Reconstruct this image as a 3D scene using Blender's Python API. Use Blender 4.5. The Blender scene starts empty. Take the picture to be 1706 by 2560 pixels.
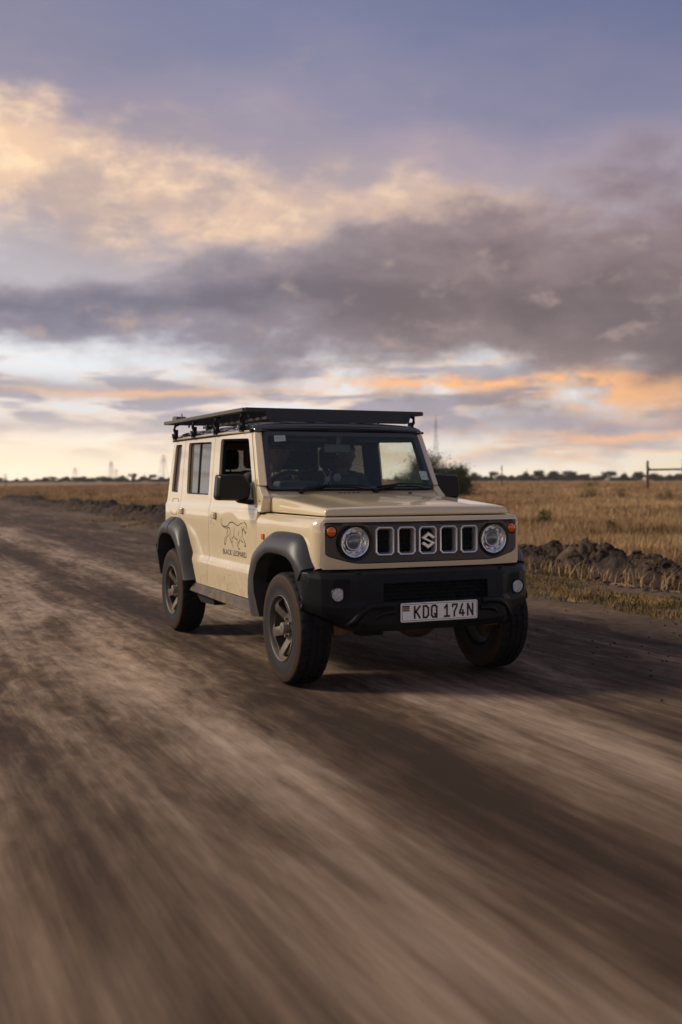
import bpy, bmesh, math, random
import numpy as np
from mathutils import Vector, Matrix
random.seed(7); RNG=np.random.default_rng(11)
S=bpy.context.scene; COL=S.collection
PI=math.pi; R_=math.radians
# ------------------------------------------------------------------ camera
cd=bpy.data.cameras.new('camera'); cam=bpy.data.objects.new('camera',cd); COL.objects.link(cam)
YAW,PIT,ROL=-.4157,-.0301,-.0022
cy,sy=math.cos(YAW),math.sin(YAW)
F=Vector((-sy*math.cos(PIT),cy*math.cos(PIT),math.sin(PIT))); Rt=Vector((cy,sy,0)); Up=Rt.cross(F)
c_,s_=math.cos(ROL),math.sin(ROL); Rt,Up=c_*Rt+s_*Up,-s_*Rt+c_*Up
M=Matrix((Rt,Up,-F)).transposed().to_4x4(); M.translation=Vector((-3.1226,-6.193,1.2574)); cam.matrix_world=M
cd.sensor_fit='VERTICAL'; cd.sensor_height=36; cd.lens=36*2686.8/2560
cd.clip_start=.1; cd.clip_end=6000
cd.dof.use_dof=True; cd.dof.focus_distance=7.2; cd.dof.aperture_fstop=1.8
S.camera=cam; S.render.resolution_x=682; S.render.resolution_y=1024
S.view_settings.view_transform='Standard'; S.view_settings.look='None'; S.view_settings.exposure=.22; S.view_settings.gamma=1
# ------------------------------------------------------------------ sky (world)
W=bpy.data.worlds.new('World'); S.world=W; W.use_nodes=True; NT=W.node_tree; NT.nodes.clear()
class G:
    """tiny helper: builds math / mix nodes in a node tree"""
    def __init__(s,nt): s.nt=nt
    def n(s,t,**k):
        o=s.nt.nodes.new(t)
        for a,b in k.items(): setattr(o,a,b)
        return o
    def put(s,sock,v):
        if isinstance(v,bpy.types.NodeSocket): s.nt.links.new(v,sock)
        elif isinstance(v,(tuple,list)) and len(v)==3 and sock.type=='RGBA': sock.default_value=(*v,1)
        else: sock.default_value=v
    def m(s,op,a,b=0.0,c=None,clamp=False):
        o=s.n('ShaderNodeMath',operation=op,use_clamp=clamp); s.put(o.inputs[0],a); s.put(o.inputs[1],b)
        if c is not None: s.put(o.inputs[2],c)
        return o.outputs[0]
    def add(s,a,b): return s.m('ADD',a,b)
    def sub(s,a,b): return s.m('SUBTRACT',a,b)
    def mul(s,a,b): return s.m('MULTIPLY',a,b)
    def ss(s,x,a,b,lo=0.0,hi=1.0):
        o=s.n('ShaderNodeMapRange',interpolation_type='SMOOTHSTEP'); s.put(o.inputs[0],x)
        for i,v in enumerate((a,b,lo,hi)): s.put(o.inputs[1+i],v)
        return o.outputs[0]
    def lin(s,x,a,b,lo=0.0,hi=1.0):
        o=s.n('ShaderNodeMapRange'); s.put(o.inputs[0],x)
        for i,v in enumerate((a,b,lo,hi)): s.put(o.inputs[1+i],v)
        return o.outputs[0]
    def mix(s,f,a,b,bt='MIX'):
        o=s.n('ShaderNodeMix',data_type='RGBA',blend_type=bt); s.put(o.inputs[0],f); s.put(o.inputs[6],a); s.put(o.inputs[7],b)
        return o.outputs[2]
    def xyz(s,v):
        o=s.n('ShaderNodeSeparateXYZ'); s.put(o.inputs[0],v); return o.outputs
    def vec(s,x,y,z):
        o=s.n('ShaderNodeCombineXYZ'); s.put(o.inputs[0],x);s.put(o.inputs[1],y);s.put(o.inputs[2],z); return o.outputs[0]
    def scale(s,v,k):
        o=s.n('ShaderNodeVectorMath',operation='MULTIPLY'); s.put(o.inputs[0],v); o.inputs[1].default_value=k; return o.outputs[0]
    def vadd(s,v,k):
        o=s.n('ShaderNodeVectorMath',operation='ADD'); s.put(o.inputs[0],v); s.put(o.inputs[1],k); return o.outputs[0]
    def noise(s,v,sc=1.0,det=4.0,rough=.5,dist=0.0,col=False):
        o=s.n('ShaderNodeTexNoise'); s.put(o.inputs['Vector'],v); o.inputs['Scale'].default_value=sc
        o.inputs['Detail'].default_value=det; o.inputs['Roughness'].default_value=rough; o.inputs['Distortion'].default_value=dist
        return o.outputs[1] if col else o.outputs[0]
    def ramp(s,x,stops):
        o=s.n('ShaderNodeValToRGB'); e=o.color_ramp.elements
        while len(e)<len(stops): e.new(.5)
        for i,(p,c) in enumerate(stops): e[i].position=p; e[i].color=(*c,1)
        s.put(o.inputs[0],x); return o.outputs[0]
g=G(NT)
D=g.n('ShaderNodeTexCoord').outputs['Generated']
x,y,z=g.xyz(D)
A0=g.mul(g.m('ARCTAN2',x,y),180/PI)
E0=g.mul(g.m('ARCSINE',z),180/PI)
wn=g.xyz(g.noise(g.scale(D,(5,5,12)),1.0,5,.55,col=True))
wf=g.xyz(g.noise(g.scale(D,(16,16,44)),1.0,4,.55,col=True))
A=g.add(A0,g.add(g.mul(g.sub(wn[0],.5),12),g.mul(g.sub(wf[0],.5),3.5)))
E=g.add(E0,g.add(g.mul(g.sub(wn[1],.5),7.5),g.mul(g.sub(wf[1],.5),2.2)))
El=g.add(E0,g.add(g.mul(g.sub(wn[1],.5),1.2),g.mul(g.sub(wf[1],.5),.9)))
def blob(a,e,sa,se,Av=None,Ev=None):
    p=g.m('POWER',g.m('DIVIDE',g.sub(Av or A,a),sa),2.0); q=g.m('POWER',g.m('DIVIDE',g.sub(Ev or E,e),se),2.0)
    return g.m('EXPONENT',g.mul(g.add(p,q),-1.0))
f1=g.noise(g.scale(D,(4,4,9)),1.0,7,.56,.4)
f2=g.noise(g.scale(g.vadd(D,(3,1,7)),(9,9,52)),1.0,6,.55,.3)
f3=g.noise(g.scale(g.vadd(D,(5,2,1)),(13,13,26)),1.0,6,.6,.2)
SK=(
 (0.00,(1.0,.84,.60)),(0.045,(1.0,.90,.73)),(0.10,(.85,.80,.76)),(0.20,(.74,.76,.80)),(0.32,(.56,.56,.62)),(0.46,(.46,.40,.44)),
 (0.56,(.42,.35,.39)),(0.67,(.30,.275,.38)),(0.80,(.205,.215,.345)),(1.0,(.14,.165,.30)))
base=g.ramp(g.m('DIVIDE',E,28.0),SK)
base=g.mix(g.ss(E0,26,60),base,(.19,.18,.225))
# the blue deepens to the right of the picture, greys to the left
base=g.mix(g.mul(blob(42,24,15,8,A0,E0),.65),base,(.095,.125,.255))
base=g.mix(g.mul(blob(6,21,9,5,A0,E0),.35),base,(.24,.22,.28))
side=g.m('SINE',g.mul(g.sub(A0,24),3*PI/180))        # -1 left ... +1 right of the view, periodic
f4=g.noise(g.scale(g.vadd(D,(8,3,2)),(7,7,13)),1.0,8,.60,.25)
f5=g.noise(g.scale(g.vadd(D,(2,9,4)),(22,22,40)),1.0,5,.6,.1)
# peach lit high cloud, billowing
pe=g.m('ADD',blob(8.5,15.8,8,2.8),g.add(g.mul(blob(21,13.8,8,2.4),.95),g.add(g.mul(blob(31,13.6,6,1.5),.8),g.mul(blob(2,13,9,4),.3))),clamp=True)
pk=g.ss(g.add(g.mul(pe,.9),g.add(g.mul(g.sub(f4,.5),1.5),g.mul(g.sub(f5,.5),.5))),.10,1.25)
base=g.mix(g.mul(g.m('MULTIPLY',pe,g.ss(E0,8,12)),.35),base,(.56,.42,.40))
base=g.mix(g.mul(pk,g.ss(pe,.0,.6)),base,(.92,.62,.41))
base=g.mix(g.mul(g.mul(g.ss(f5,.45,.66),pk),.75),base,(1.08,.80,.52))
base=g.mix(g.mul(g.mul(blob(13,14.0,11,4.5,A0,E0),g.ss(f4,.56,.40)),.55),base,(.33,.275,.30))
base=g.mix(g.mul(blob(30,15.8,10,2.0),g.mul(g.ss(f4,.35,.6),.45)),base,(.50,.36,.42))
# main dark bank
cen=g.add(9.4,g.mul(side,.0)); hw=g.add(3.5,g.mul(side,2.6))
dist=g.m('DIVIDE',g.m('ABSOLUTE',g.sub(E,cen)),hw)
bv=g.add(g.add(dist,g.mul(g.sub(f4,.5),-2.2)),g.add(g.mul(g.sub(f3,.5),-.9),g.mul(g.sub(f5,.5),-.5)))
bank=g.ss(bv,1.5,.65); core=g.ss(bv,1.05,-.2)
shade=g.mix(g.ss(side,-.7,.5),(.25,.235,.31),(.235,.178,.185))
shade=g.mix(g.ss(E0,5,13.5),shade,g.mix(g.ss(side,-.6,.6),(.36,.31,.34),(.31,.225,.235)))
shade=g.mix(g.mul(core,.84),shade,g.mix(g.ss(side,-.7,.3),(.125,.122,.185),(.118,.088,.098)))
shade=g.mix(g.mul(g.ss(f5,.50,.74),g.mul(g.ss(f3,.40,.62),.75)),shade,(.46,.34,.31))
shade=g.mix(g.mul(blob(42,16.5,7,3,A0,E0),.6),shade,(.20,.175,.27))
# pale gap low on the left, under the bank
gap=g.m('ADD',g.m('MAXIMUM',blob(8.5,6.2,8,1.0,A,El),blob(-32,5.5,30,5.5,A0,E0)),g.mul(blob(21,4.2,9,.8,A,El),.85),clamp=True)
# low streaks
lowm=g.mul(g.ss(f2,.46,.57),g.ss(El,7.4,4.8)); lowm=g.mul(lowm,g.ss(El,.6,1.6))
edge=g.mul(g.m('SUBTRACT',1.0,g.m('ABSOLUTE',g.lin(f2,.41,.57,-1.0,1.0)),clamp=True),g.mul(g.ss(El,7.6,4.5),g.ss(El,.3,1.5)))
base=g.mix(g.mul(gap,.85),base,(.83,.87,.90))
base=g.mix(g.mul(edge,g.lin(side,-.8,.8,.3,.95)),base,(1.0,.60,.33))
base=g.mix(g.mul(lowm,.92),base,g.mix(g.ss(E0,0,5),(.60,.50,.47),(.30,.285,.37)))
base=g.mix(g.mul(blob(9,4.9,9,.42,A,El),.8),base,(.36,.31,.345))
base=g.mix(g.mul(blob(13,4.7,5,.20,A,El),.9),base,(.85,.50,.31))
base=g.mix(g.mul(blob(10,2.9,9,.40,A,El),.6),base,(.40,.37,.42))
base=g.mix(g.mul(blob(34,2.9,8,.9,A,El),.85),base,(.31,.285,.365))
base=g.mix(g.m('MULTIPLY',bank,g.sub(1.0,g.mul(blob(8,6.2,8,.9,A,El),.9))),base,shade)
glow=g.m('ADD',blob(39,4.5,3.8,.95,A,El),g.add(g.mul(blob(33,5.1,6,.30,A,El),.9),g.add(g.mul(blob(38,2.2,5,.25,A,El),.8),g.mul(blob(27,4.9,5,.25,A,El),.7))),clamp=True)
base=g.mix(g.mul(glow,g.ss(g.add(f3,g.mul(g.sub(f5,.5),.7)),.30,.52)),base,(1.0,.50,.22))
base=g.mix(g.mul(blob(44,6.6,3.6,2.2),.9),base,(.125,.095,.105))
base=g.mix(g.mul(blob(3,1.0,11,1.6,A0,E0),.85),base,(1.15,.92,.64))
base=g.mix(g.mul(g.ss(E0,-.2,-3),1.0),base,(.10,.075,.055))
sky=g.n('ShaderNodeTexSky',sky_type='NISHITA'); sky.sun_disc=False
SUN_EL,SUN_AZ=R_(33),R_(-60)            # azimuth from +y toward +x
sky.sun_elevation=SUN_EL; sky.sun_rotation=SUN_AZ; sky.dust_density=4
hzv=g.mul(g.lin(E0,0.0,3.5,1.42,.97),g.ss(E0,5,13,1.04,.94)); hz_=g.n('ShaderNodeVectorMath',operation='SCALE'); g.put(hz_.inputs[0],base); g.put(hz_.inputs[3],hzv); base=hz_.outputs[0]
bg1=g.n('ShaderNodeBackground'); g.put(bg1.inputs[0],base); bg1.inputs[1].default_value=.97
bg2=g.n('ShaderNodeBackground'); g.put(bg2.inputs[0],sky.outputs[0]); bg2.inputs[1].default_value=.004
ad=g.n('ShaderNodeAddShader'); NT.links.new(bg1.outputs[0],ad.inputs[0]); NT.links.new(bg2.outputs[0],ad.inputs[1])
wo=g.n('ShaderNodeOutputWorld'); NT.links.new(ad.outputs[0],wo.inputs[0])
W.cycles.sampling_method='MANUAL'; W.cycles.sample_map_resolution=512
# ------------------------------------------------------------------ sun
ld=bpy.data.lights.new('sun','SUN'); ld.energy=2.9; ld.angle=R_(14); ld.color=(1,.87,.70)
sun=bpy.data.objects.new('sun',ld); COL.objects.link(sun)
sd=Vector((math.sin(SUN_AZ)*math.cos(SUN_EL),math.cos(SUN_AZ)*math.cos(SUN_EL),math.sin(SUN_EL)))
sun.rotation_euler=sd.to_track_quat('Z','Y').to_euler(); sun.location=(-20,10,20)
# ------------------------------------------------------------------ helpers
def tag(o,label=None,cat=None,group=None,kind=None):
    if label: o['label']=label
    if cat: o['category']=cat
    if group: o['group']=group
    if kind: o['kind']=kind
    return o
def thing(name,loc,label,cat,group=None):
    o=bpy.data.objects.new(name,None); COL.objects.link(o); o.location=loc; o.empty_display_size=.2
    return tag(o,label,cat,group)
def link(name,me,mat,parent=None,bevel=0,seg=2,ang=35,sharp=35,solid=0):
    for p in me.polygons: p.use_smooth=True
    me.set_sharp_from_angle(angle=R_(sharp))
    o=bpy.data.objects.new(name,me); COL.objects.link(o)
    for m in (mat if isinstance(mat,(list,tuple)) else [mat]): me.materials.append(m)
    if parent is not None:
        o.parent=parent
        if parent.type=='EMPTY' and not parent.get('loc0'): o.location=-parent.location
    if solid:
        sm=o.modifiers.new('solid','SOLIDIFY'); sm.thickness=solid; sm.offset=-1; sm.use_even_offset=False
    if bevel:
        b=o.modifiers.new('bevel','BEVEL'); b.width=bevel; b.segments=seg; b.limit_method='ANGLE'; b.angle_limit=R_(ang); b.harden_normals=True
    return o
def fin(name,bm,mat,parent=None,rec=True,**k):
    if rec: bmesh.ops.recalc_face_normals(bm,faces=bm.faces[:])
    me=bpy.data.meshes.new(name); bm.to_mesh(me); bm.free()
    return link(name,me,mat,parent,**k)
def box(bm,c,s,rot=None,mi=0):
    r=bmesh.ops.create_cube(bm,size=1); vs=r['verts']
    T=Matrix.Translation(c)@(rot.to_4x4() if rot else Matrix())@Matrix.Diagonal((*s,1))
    bmesh.ops.transform(bm,matrix=T,verts=vs)
    if mi:
        for f in {f for v in vs for f in v.link_faces}: f.material_index=mi
    return vs
def hexa(bm,pts):
    v=[bm.verts.new(p) for p in pts]   # bottom 4, top 4
    for q in ((0,3,2,1),(4,5,6,7),(0,1,5,4),(1,2,6,5),(2,3,7,6),(3,0,4,7)): bm.faces.new([v[i] for i in q])
def tube(bm,pts,r,n=8,cap=True,mi=0):
    pts=[Vector(p) for p in pts]; rr=r if isinstance(r,(list,tuple)) else [r]*len(pts); rings=[]
    up=Vector((0,0,1))
    for i,p in enumerate(pts):
        t=(pts[min(i+1,len(pts)-1)]-pts[max(i-1,0)]).normalized()
        a=t.cross(up)
        if a.length<.1: a=t.cross(Vector((1,0,0)))
        a.normalize(); b=t.cross(a)
        rings.append([bm.verts.new(p+rr[i]*(math.cos(2*PI*k/n)*a+math.sin(2*PI*k/n)*b)) for k in range(n)])
    for i in range(len(pts)-1):
        for k in range(n):
            f=bm.faces.new((rings[i][k],rings[i][(k+1)%n],rings[i+1][(k+1)%n],rings[i+1][k])); f.material_index=mi
    if cap:
        bm.faces.new(rings[0][::-1]).material_index=mi; bm.faces.new(rings[-1]).material_index=mi
def lathe(bm,prof,n=48,mi=0,rmod=None):
    """revolve (r,w) about the x axis, w along x"""
    rings=[]
    for k in range(n):
        a=2*PI*k/n; rings.append([bm.verts.new((w,(r+(rmod(k,j) if rmod else 0))*math.cos(a),(r+(rmod(k,j) if rmod else 0))*math.sin(a))) for j,(r,w) in enumerate(prof)])
    for k in range(n):
        q,p=rings[k],rings[(k+1)%n]
        for j in range(len(prof)-1):
            if prof[j][0]<1e-6 and prof[j+1][0]<1e-6: continue
            f=bm.faces.new((q[j],q[j+1],p[j+1],p[j])); f.material_index=mi
    bmesh.ops.remove_doubles(bm,verts=bm.verts[:],dist=1e-6)
def xf(bm,M):
    bmesh.ops.transform(bm,matrix=M,verts=bm.verts[:])
def rpoly(pts,r=.01,seg=4):
    """round the corners of a closed 2-D polygon; r may be a list"""
    out=[];n=len(pts)
    for i in range(n):
        p=Vector(pts[i]);a=Vector(pts[i-1])-p;b=Vector(pts[(i+1)%n])-p
        rr=r[i] if isinstance(r,(list,tuple)) else r
        rr=min(rr,a.length*.48,b.length*.48)
        if rr<=1e-5: out.append(tuple(p)); continue
        p0=p+a.normalized()*rr; p1=p+b.normalized()*rr
        for k in range(seg+1):
            t=k/seg; q=(1-t)**2*p0+2*t*(1-t)*p+t*t*p1; out.append(tuple(q))
    return out
def circ(cx,cz,r,n=24): return [(cx+r*math.cos(2*PI*k/n),cz+r*math.sin(2*PI*k/n)) for k in range(n)]
def shell(name,outline,holes,f,out,mat,parent,th=.015,us=(),vs=(),bevel=.003,seg=2,ang=50,sharp=40):
    bm=bmesh.new()
    for lp in [outline]+list(holes):
        v=[bm.verts.new((p[0],p[1],0)) for p in lp]
        for i in range(len(v)): bm.edges.new((v[i],v[(i+1)%len(v)]))
    bmesh.ops.triangle_fill(bm,use_beauty=True,use_dissolve=False,edges=bm.edges[:])
    for u in us: bmesh.ops.bisect_plane(bm,geom=bm.verts[:]+bm.edges[:]+bm.faces[:],plane_co=(u,0,0),plane_no=(1,0,0),dist=1e-5)
    for w in vs: bmesh.ops.bisect_plane(bm,geom=bm.verts[:]+bm.edges[:]+bm.faces[:],plane_co=(0,w,0),plane_no=(0,1,0),dist=1e-5)
    for v in bm.verts: v.co=Vector(f(v.co.x,v.co.y))
    bmesh.ops.recalc_face_normals(bm,faces=bm.faces[:])
    bm.normal_update(); t=Vector()
    for fc in bm.faces: t+=fc.normal*fc.calc_area()
    if t.dot(Vector(out))<0: bmesh.ops.reverse_faces(bm,faces=bm.faces[:])
    o=fin(name,bm,mat,parent,rec=False,bevel=bevel,seg=seg,ang=ang,sharp=sharp,solid=th)
    return o
def interp(x,tab):
    if x<=tab[0][0]: return tab[0][1]
    for (a,b),(c,d) in zip(tab,tab[1:]):
        if x<=c: return b+(d-b)*(x-a)/(c-a)
    return tab[-1][1]
# ------------------------------------------------------------------ materials
def pmat(name,col,rough=.6,metal=0,coat=0,spec=.5,bump=None,var=None,dust=None,emis=None):
    m=bpy.data.materials.new(name); m.use_nodes=True; nt=m.node_tree; b=nt.nodes['Principled BSDF']; h=G(nt)
    b.inputs['Roughness'].default_value=rough; b.inputs['Metallic'].default_value=metal
    b.inputs['Coat Weight'].default_value=coat; b.inputs['Coat Roughness'].default_value=.045; b.inputs['Coat IOR'].default_value=1.75; b.inputs['Specular IOR Level'].default_value=spec
    P=h.n('ShaderNodeTexCoord').outputs['Object']
    c=None
    if var:   # (amount, scale)
        nz=h.noise(P,var[1],5,.6); c=h.mix(h.ss(nz,.3,.7),tuple(v*(1-var[0]) for v in col),tuple(min(1,v*(1+var[0])) for v in col))
    if dust:  # (colour, z low (full), z high (none), amount)
        dc,z0,z1,am=dust
        zz=h.xyz(h.n('ShaderNodeNewGeometry').outputs['Position'])[2]
        a=h.noise(P,9,6,.65); bb=h.noise(P,60,3,.6)
        msk=h.mul(h.ss(zz,z1,z0),h.ss(h.add(h.mul(a,.7),h.mul(bb,.4)),.40,.72)); msk=h.m('MULTIPLY',msk,am,clamp=True)
        c=h.mix(msk,c if c is not None else col,dc)
        rr=h.lin(msk,0,1,rough,.9); nt.links.new(rr,b.inputs['Roughness'])
        if coat: nt.links.new(h.lin(msk,0,.6,coat,0),b.inputs['Coat Weight'])
    if c is not None: nt.links.new(c,b.inputs['Base Color'])
    else: b.inputs['Base Color'].default_value=(*col,1)
    if bump:  # (strength, scale)
        bn=h.n('ShaderNodeBump'); bn.inputs['Strength'].default_value=bump[0]; bn.inputs['Distance'].default_value=.01
        h.put(bn.inputs['Height'],h.noise(P,bump[1],5,.6)); nt.links.new(bn.outputs[0],b.inputs['Normal'])
    if emis: b.inputs['Emission Color'].default_value=(*emis[0],1); b.inputs['Emission Strength'].default_value=emis[1]
    return m
def glass(name,tint,refl=1.0,ior=1.5,body=None):
    m=bpy.data.materials.new(name); m.use_nodes=True; nt=m.node_tree; nt.nodes.clear(); h=G(nt)
    t=h.n('ShaderNodeBsdfTransparent'); t.inputs[0].default_value=(*tint,1)
    gl=h.n('ShaderNodeBsdfGlossy'); gl.inputs['Roughness'].default_value=.03; gl.inputs[0].default_value=(refl,refl,refl,1)
    fr=h.n('ShaderNodeFresnel'); nt.links.new(h.lin(h.n('ShaderNodeNewGeometry').outputs['Backfacing'],0,1,ior,1/ior),fr.inputs[0])
    mx=h.n('ShaderNodeMixShader'); nt.links.new(fr.outputs[0],mx.inputs[0]); nt.links.new(t.outputs[0],mx.inputs[1]); nt.links.new(gl.outputs[0],mx.inputs[2])
    last=mx.outputs[0]
    if body:
        df=h.n('ShaderNodeBsdfDiffuse'); df.inputs[0].default_value=(*body[0],1); m2=h.n('ShaderNodeMixShader'); m2.inputs[0].default_value=body[1]
        nt.links.new(last,m2.inputs[1]); nt.links.new(df.outputs[0],m2.inputs[2]); last=m2.outputs[0]
    o=h.n('ShaderNodeOutputMaterial'); nt.links.new(last,o.inputs[0]); return m
MUD=(.17,.115,.075)
PAINT=pmat('sand_paint',(.70,.57,.365),.30,coat=1,var=(.02,3),dust=(MUD,.45,.80,.55))
def speckle(m,z0,z1,am=1):
    """mud splashes: small elongated brown spots low on the doors"""
    nt=m.node_tree; b=nt.nodes['Principled BSDF']; h=G(nt); src=b.inputs['Base Color'].links[0].from_socket
    geo=h.n('ShaderNodeNewGeometry').outputs['Position']; zz=h.xyz(geo)[2]
    v=h.noise(h.scale(geo,(30,26,60)),1,5,.7,1.2); big=h.noise(geo,3.2,3,.5)
    k=h.mul(h.ss(v,.585,.62),h.mul(h.ss(zz,z1,z0),h.ss(big,.38,.55))); k=h.m('MULTIPLY',k,am,clamp=True)
    nt.links.new(h.mix(k,src,(.13,.08,.045)),b.inputs['Base Color'])
speckle(PAINT,.55,.72)
BLKP=pmat('black_gloss_paint',(.012,.017,.018),.22,coat=1,var=(.1,4))
PLA=pmat('grey_moulded_plastic',(.033,.033,.035),.45,bump=(.06,900),dust=((.10,.07,.048),.30,.72,.6))
PLB=pmat('black_bumper_plastic',(.006,.0075,.009),.42,spec=.20,bump=(.08,900),dust=((.05,.042,.035),.30,.52,.2))
PLS=pmat('satin_black_plastic',(.007,.008,.009),.34,spec=.3)
GUN=pmat('gunmetal_grille_paint',(.055,.055,.060),.36,coat=.25,metal=.3)
DARK=pmat('matt_black',(.006,.006,.007),.9)
RUB=pmat('tyre_rubber',(.011,.011,.012),.8,spec=.2,bump=(.15,200))
nt=RUB.node_tree; h=G(nt); P=h.n('ShaderNodeTexCoord').outputs['Object']; px,py,pz=h.xyz(P)
rr=h.m('SQRT',h.add(h.mul(py,py),h.mul(pz,pz)))
ringn=h.noise(h.vec(h.mul(rr,1.0),0.0,0.0),70,4,.6)
k=h.mul(h.ss(rr,.255,.285),h.ss(rr,.340,.322)); k=h.m('MULTIPLY',h.mul(k,h.ss(ringn,.30,.62)),.75,clamp=True)
nt.links.new(h.mix(k,h.mix(h.ss(rr,.29,.2),(.012,.012,.013),(.034,.036,.040)),(.080,.044,.027)),nt.nodes['Principled BSDF'].inputs['Base Color'])
RIM=pmat('dusty_gunmetal_alloy',(.105,.090,.076),.42,metal=.4,var=(.2,14),dust=((.15,.112,.082),.0,1.2,.6))
CHR=pmat('chrome',(.95,.96,.97),.24,metal=1)
ALU=pmat('satin_silver',(.93,.94,.95),.36,metal=.85)
RACK=pmat('rack_powder_coat',(.030,.028,.027),.55,bump=(.05,400))
RACKG=pmat('rack_rail_dusty',(.10,.090,.082),.6,bump=(.05,300))
AMB=pmat('amber_lens',(.75,.12,.006),.15,coat=.8)
LENS=glass('clear_lens',(.93,.95,.97),1,1.45)
WGL=glass('windscreen_glass',(.78,.86,.86),1,1.52,body=((.045,.12,.145),.11))  # teal diffuse body paints a pale reflection into the glass
SGL=glass('tinted_side_glass',(.16,.15,.14),1,3.0,body=((.22,.19,.16),.24))  # grey-brown diffuse body stands in for part of the sky reflection
DGL=glass('clear_side_glass',(.95,.93,.86),1,1.45)
FRIT=pmat('black_glass_border',(.008,.011,.013),.15,coat=.6)
SEAT=pmat('dark_seat_fabric',(.018,.018,.020),.95)
DASH=pmat('dark_dashboard',(.022,.024,.026),.7)
TRIM=pmat('dark_interior_trim',(.016,.017,.018),.85)
WHITE=pmat('white_plate',(.86,.85,.81),.45,var=(.07,90))
INK=pmat('black_print',(.010,.010,.010),.5)
RED=pmat('red_print',(.45,.02,.015),.5); GREEN=pmat('green_print',(.01,.18,.05),.5)
STEP=pmat('muddy_step_plastic',(.05,.045,.042),.7,bump=(.2,60),var=(.3,14),dust=((.20,.125,.075),.30,.60,1.0))
DUSTY=pmat('dusty_underbody',(.09,.062,.042),.9,var=(.4,12))
SILVER=ALU
# ================================================================== THE CAR
CAR=thing('off_road_car',(0,1.3,0),'sand coloured boxy off-road car with a black roof rack, driving on the dirt road','car')
HW=[(.30,.700),(.42,.716),(.45,.728),(.60,.731),(.625,.729),(.660,.714),(.672,.711),(.80,.717),(.92,.719),(1.035,.717),(1.050,.714),(1.075,.703),(1.10,.701),(1.12,.700),(1.40,.678),(1.60,.660)]
def hw(z): return interp(z,HW)
ZS=[.42,.45,.60,.625,.660,.672,.80,.92,1.035,1.050,1.075,1.10,1.25,1.40,1.5]
def sidemap(s,off=0): return lambda u,v:(s*(hw(v)-off),u,v)
def arcpts(c,pts): return pts
FOUT=[(-.34,.741),(-.273,.831),(-.186,.914),(-.044,.931),(.235,.929),(.395,.894),(.574,.82),(.662,.758),(.701,.622),(.703,.455),(.66,.347)]
FIN=[(-.262,.655),(-.204,.748),(-.12,.785),(.014,.80),(.20,.798),(.30,.775),(.40,.728),(.455,.66),(.486,.61),(.480,.52),(.455,.36)]
FCR=[(-.30,.725),(-.235,.785),(-.13,.836),(.014,.846),(.19,.846),(.328,.820),(.46,.765),(.535,.70),(.585,.60),(.590,.46),(.560,.35)]
ROUT=[(2.10,.462),(2.245,.679),(2.294,.742),(2.378,.847),(2.447,.901),(2.553,.934),(2.681,.944),(2.85,.942),(2.93,.925),(3.01,.885),(3.075,.827),(3.13,.74)]
RINN=[(2.205,.456),(2.256,.54),(2.33,.61),(2.393,.68),(2.47,.74),(2.56,.79),(2.66,.808),(2.80,.81),(2.89,.795),(2.945,.765),(2.99,.72),(3.02,.65)]
RCR=[(2.14,.457),(2.225,.60),(2.285,.68),(2.36,.765),(2.43,.818),(2.53,.858),(2.665,.870),(2.83,.870),(2.92,.85),(2.985,.81),(3.035,.76),(3.075,.70)]
def smooth_poly(p,k=3):
    out=[]
    for i in range(len(p)-1):
        p0=Vector(p[max(i-1,0)]);p1=Vector(p[i]);p2=Vector(p[i+1]);p3=Vector(p[min(i+2,len(p)-1)])
        for j in range(k):
            t=j/k; out.append(tuple(.5*((2*p1)+(-p0+p2)*t+(2*p0-5*p1+4*p2-p3)*t*t+(-p0+3*p1-3*p2+p3)*t**3)))
    out.append(tuple(p[-1])); return out
# ---- front fender mapping (u = along the plan curve, v = up and over)
CX,CYY,CR=.618,-.29,.10
def planpt(u,d,z):
    w=hw(min(z,1.03))
    if u>=CYY: return (w-d,u)
    t=(CYY-u)/CR; cx=w-CR
    return (cx+(CR-d)*math.cos(t) if d<CR else cx,CYY-(CR-d)*math.sin(t))
def fendermap(s):
    def f(u,v):
        r=.062; z0=.973
        if v<z0: d,z=0,v
        elif v<z0+r*PI/2: a=(v-z0)/r; d,z=r*(1-math.cos(a)),z0+r*math.sin(a)
        else: d,z=r+(v-z0-r*PI/2),z0+r
        X_,Y_=planpt(u,d,z); return (s*X_,Y_,z)
    return f
FW=[(.974,1.548),(1.620,1.565),(1.600,1.129),(1.02,1.122),(.83,1.100),(.755,1.083)]
RW=[(1.855,1.552),(2.500,1.564),(2.465,1.142),(1.843,1.138)]
QW=[(2.700,1.557),(2.905,1.562),(2.950,1.155),(2.735,1.152)]
ASEAM=[(.725,.452),(.715,.60),(.69,.80),(.662,1.02),(.660,1.05),(.688,1.095),(.755,1.22),(.925,1.588)]
GAP=.0035
def grow(p,k):
    cx=sum(a for a,_ in p)/len(p);cz=sum(b for _,b in p)/len(p)
    return [(a+(k if a>cx else -k),b+(k if b>cz else -k)) for a,b in p]
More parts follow.
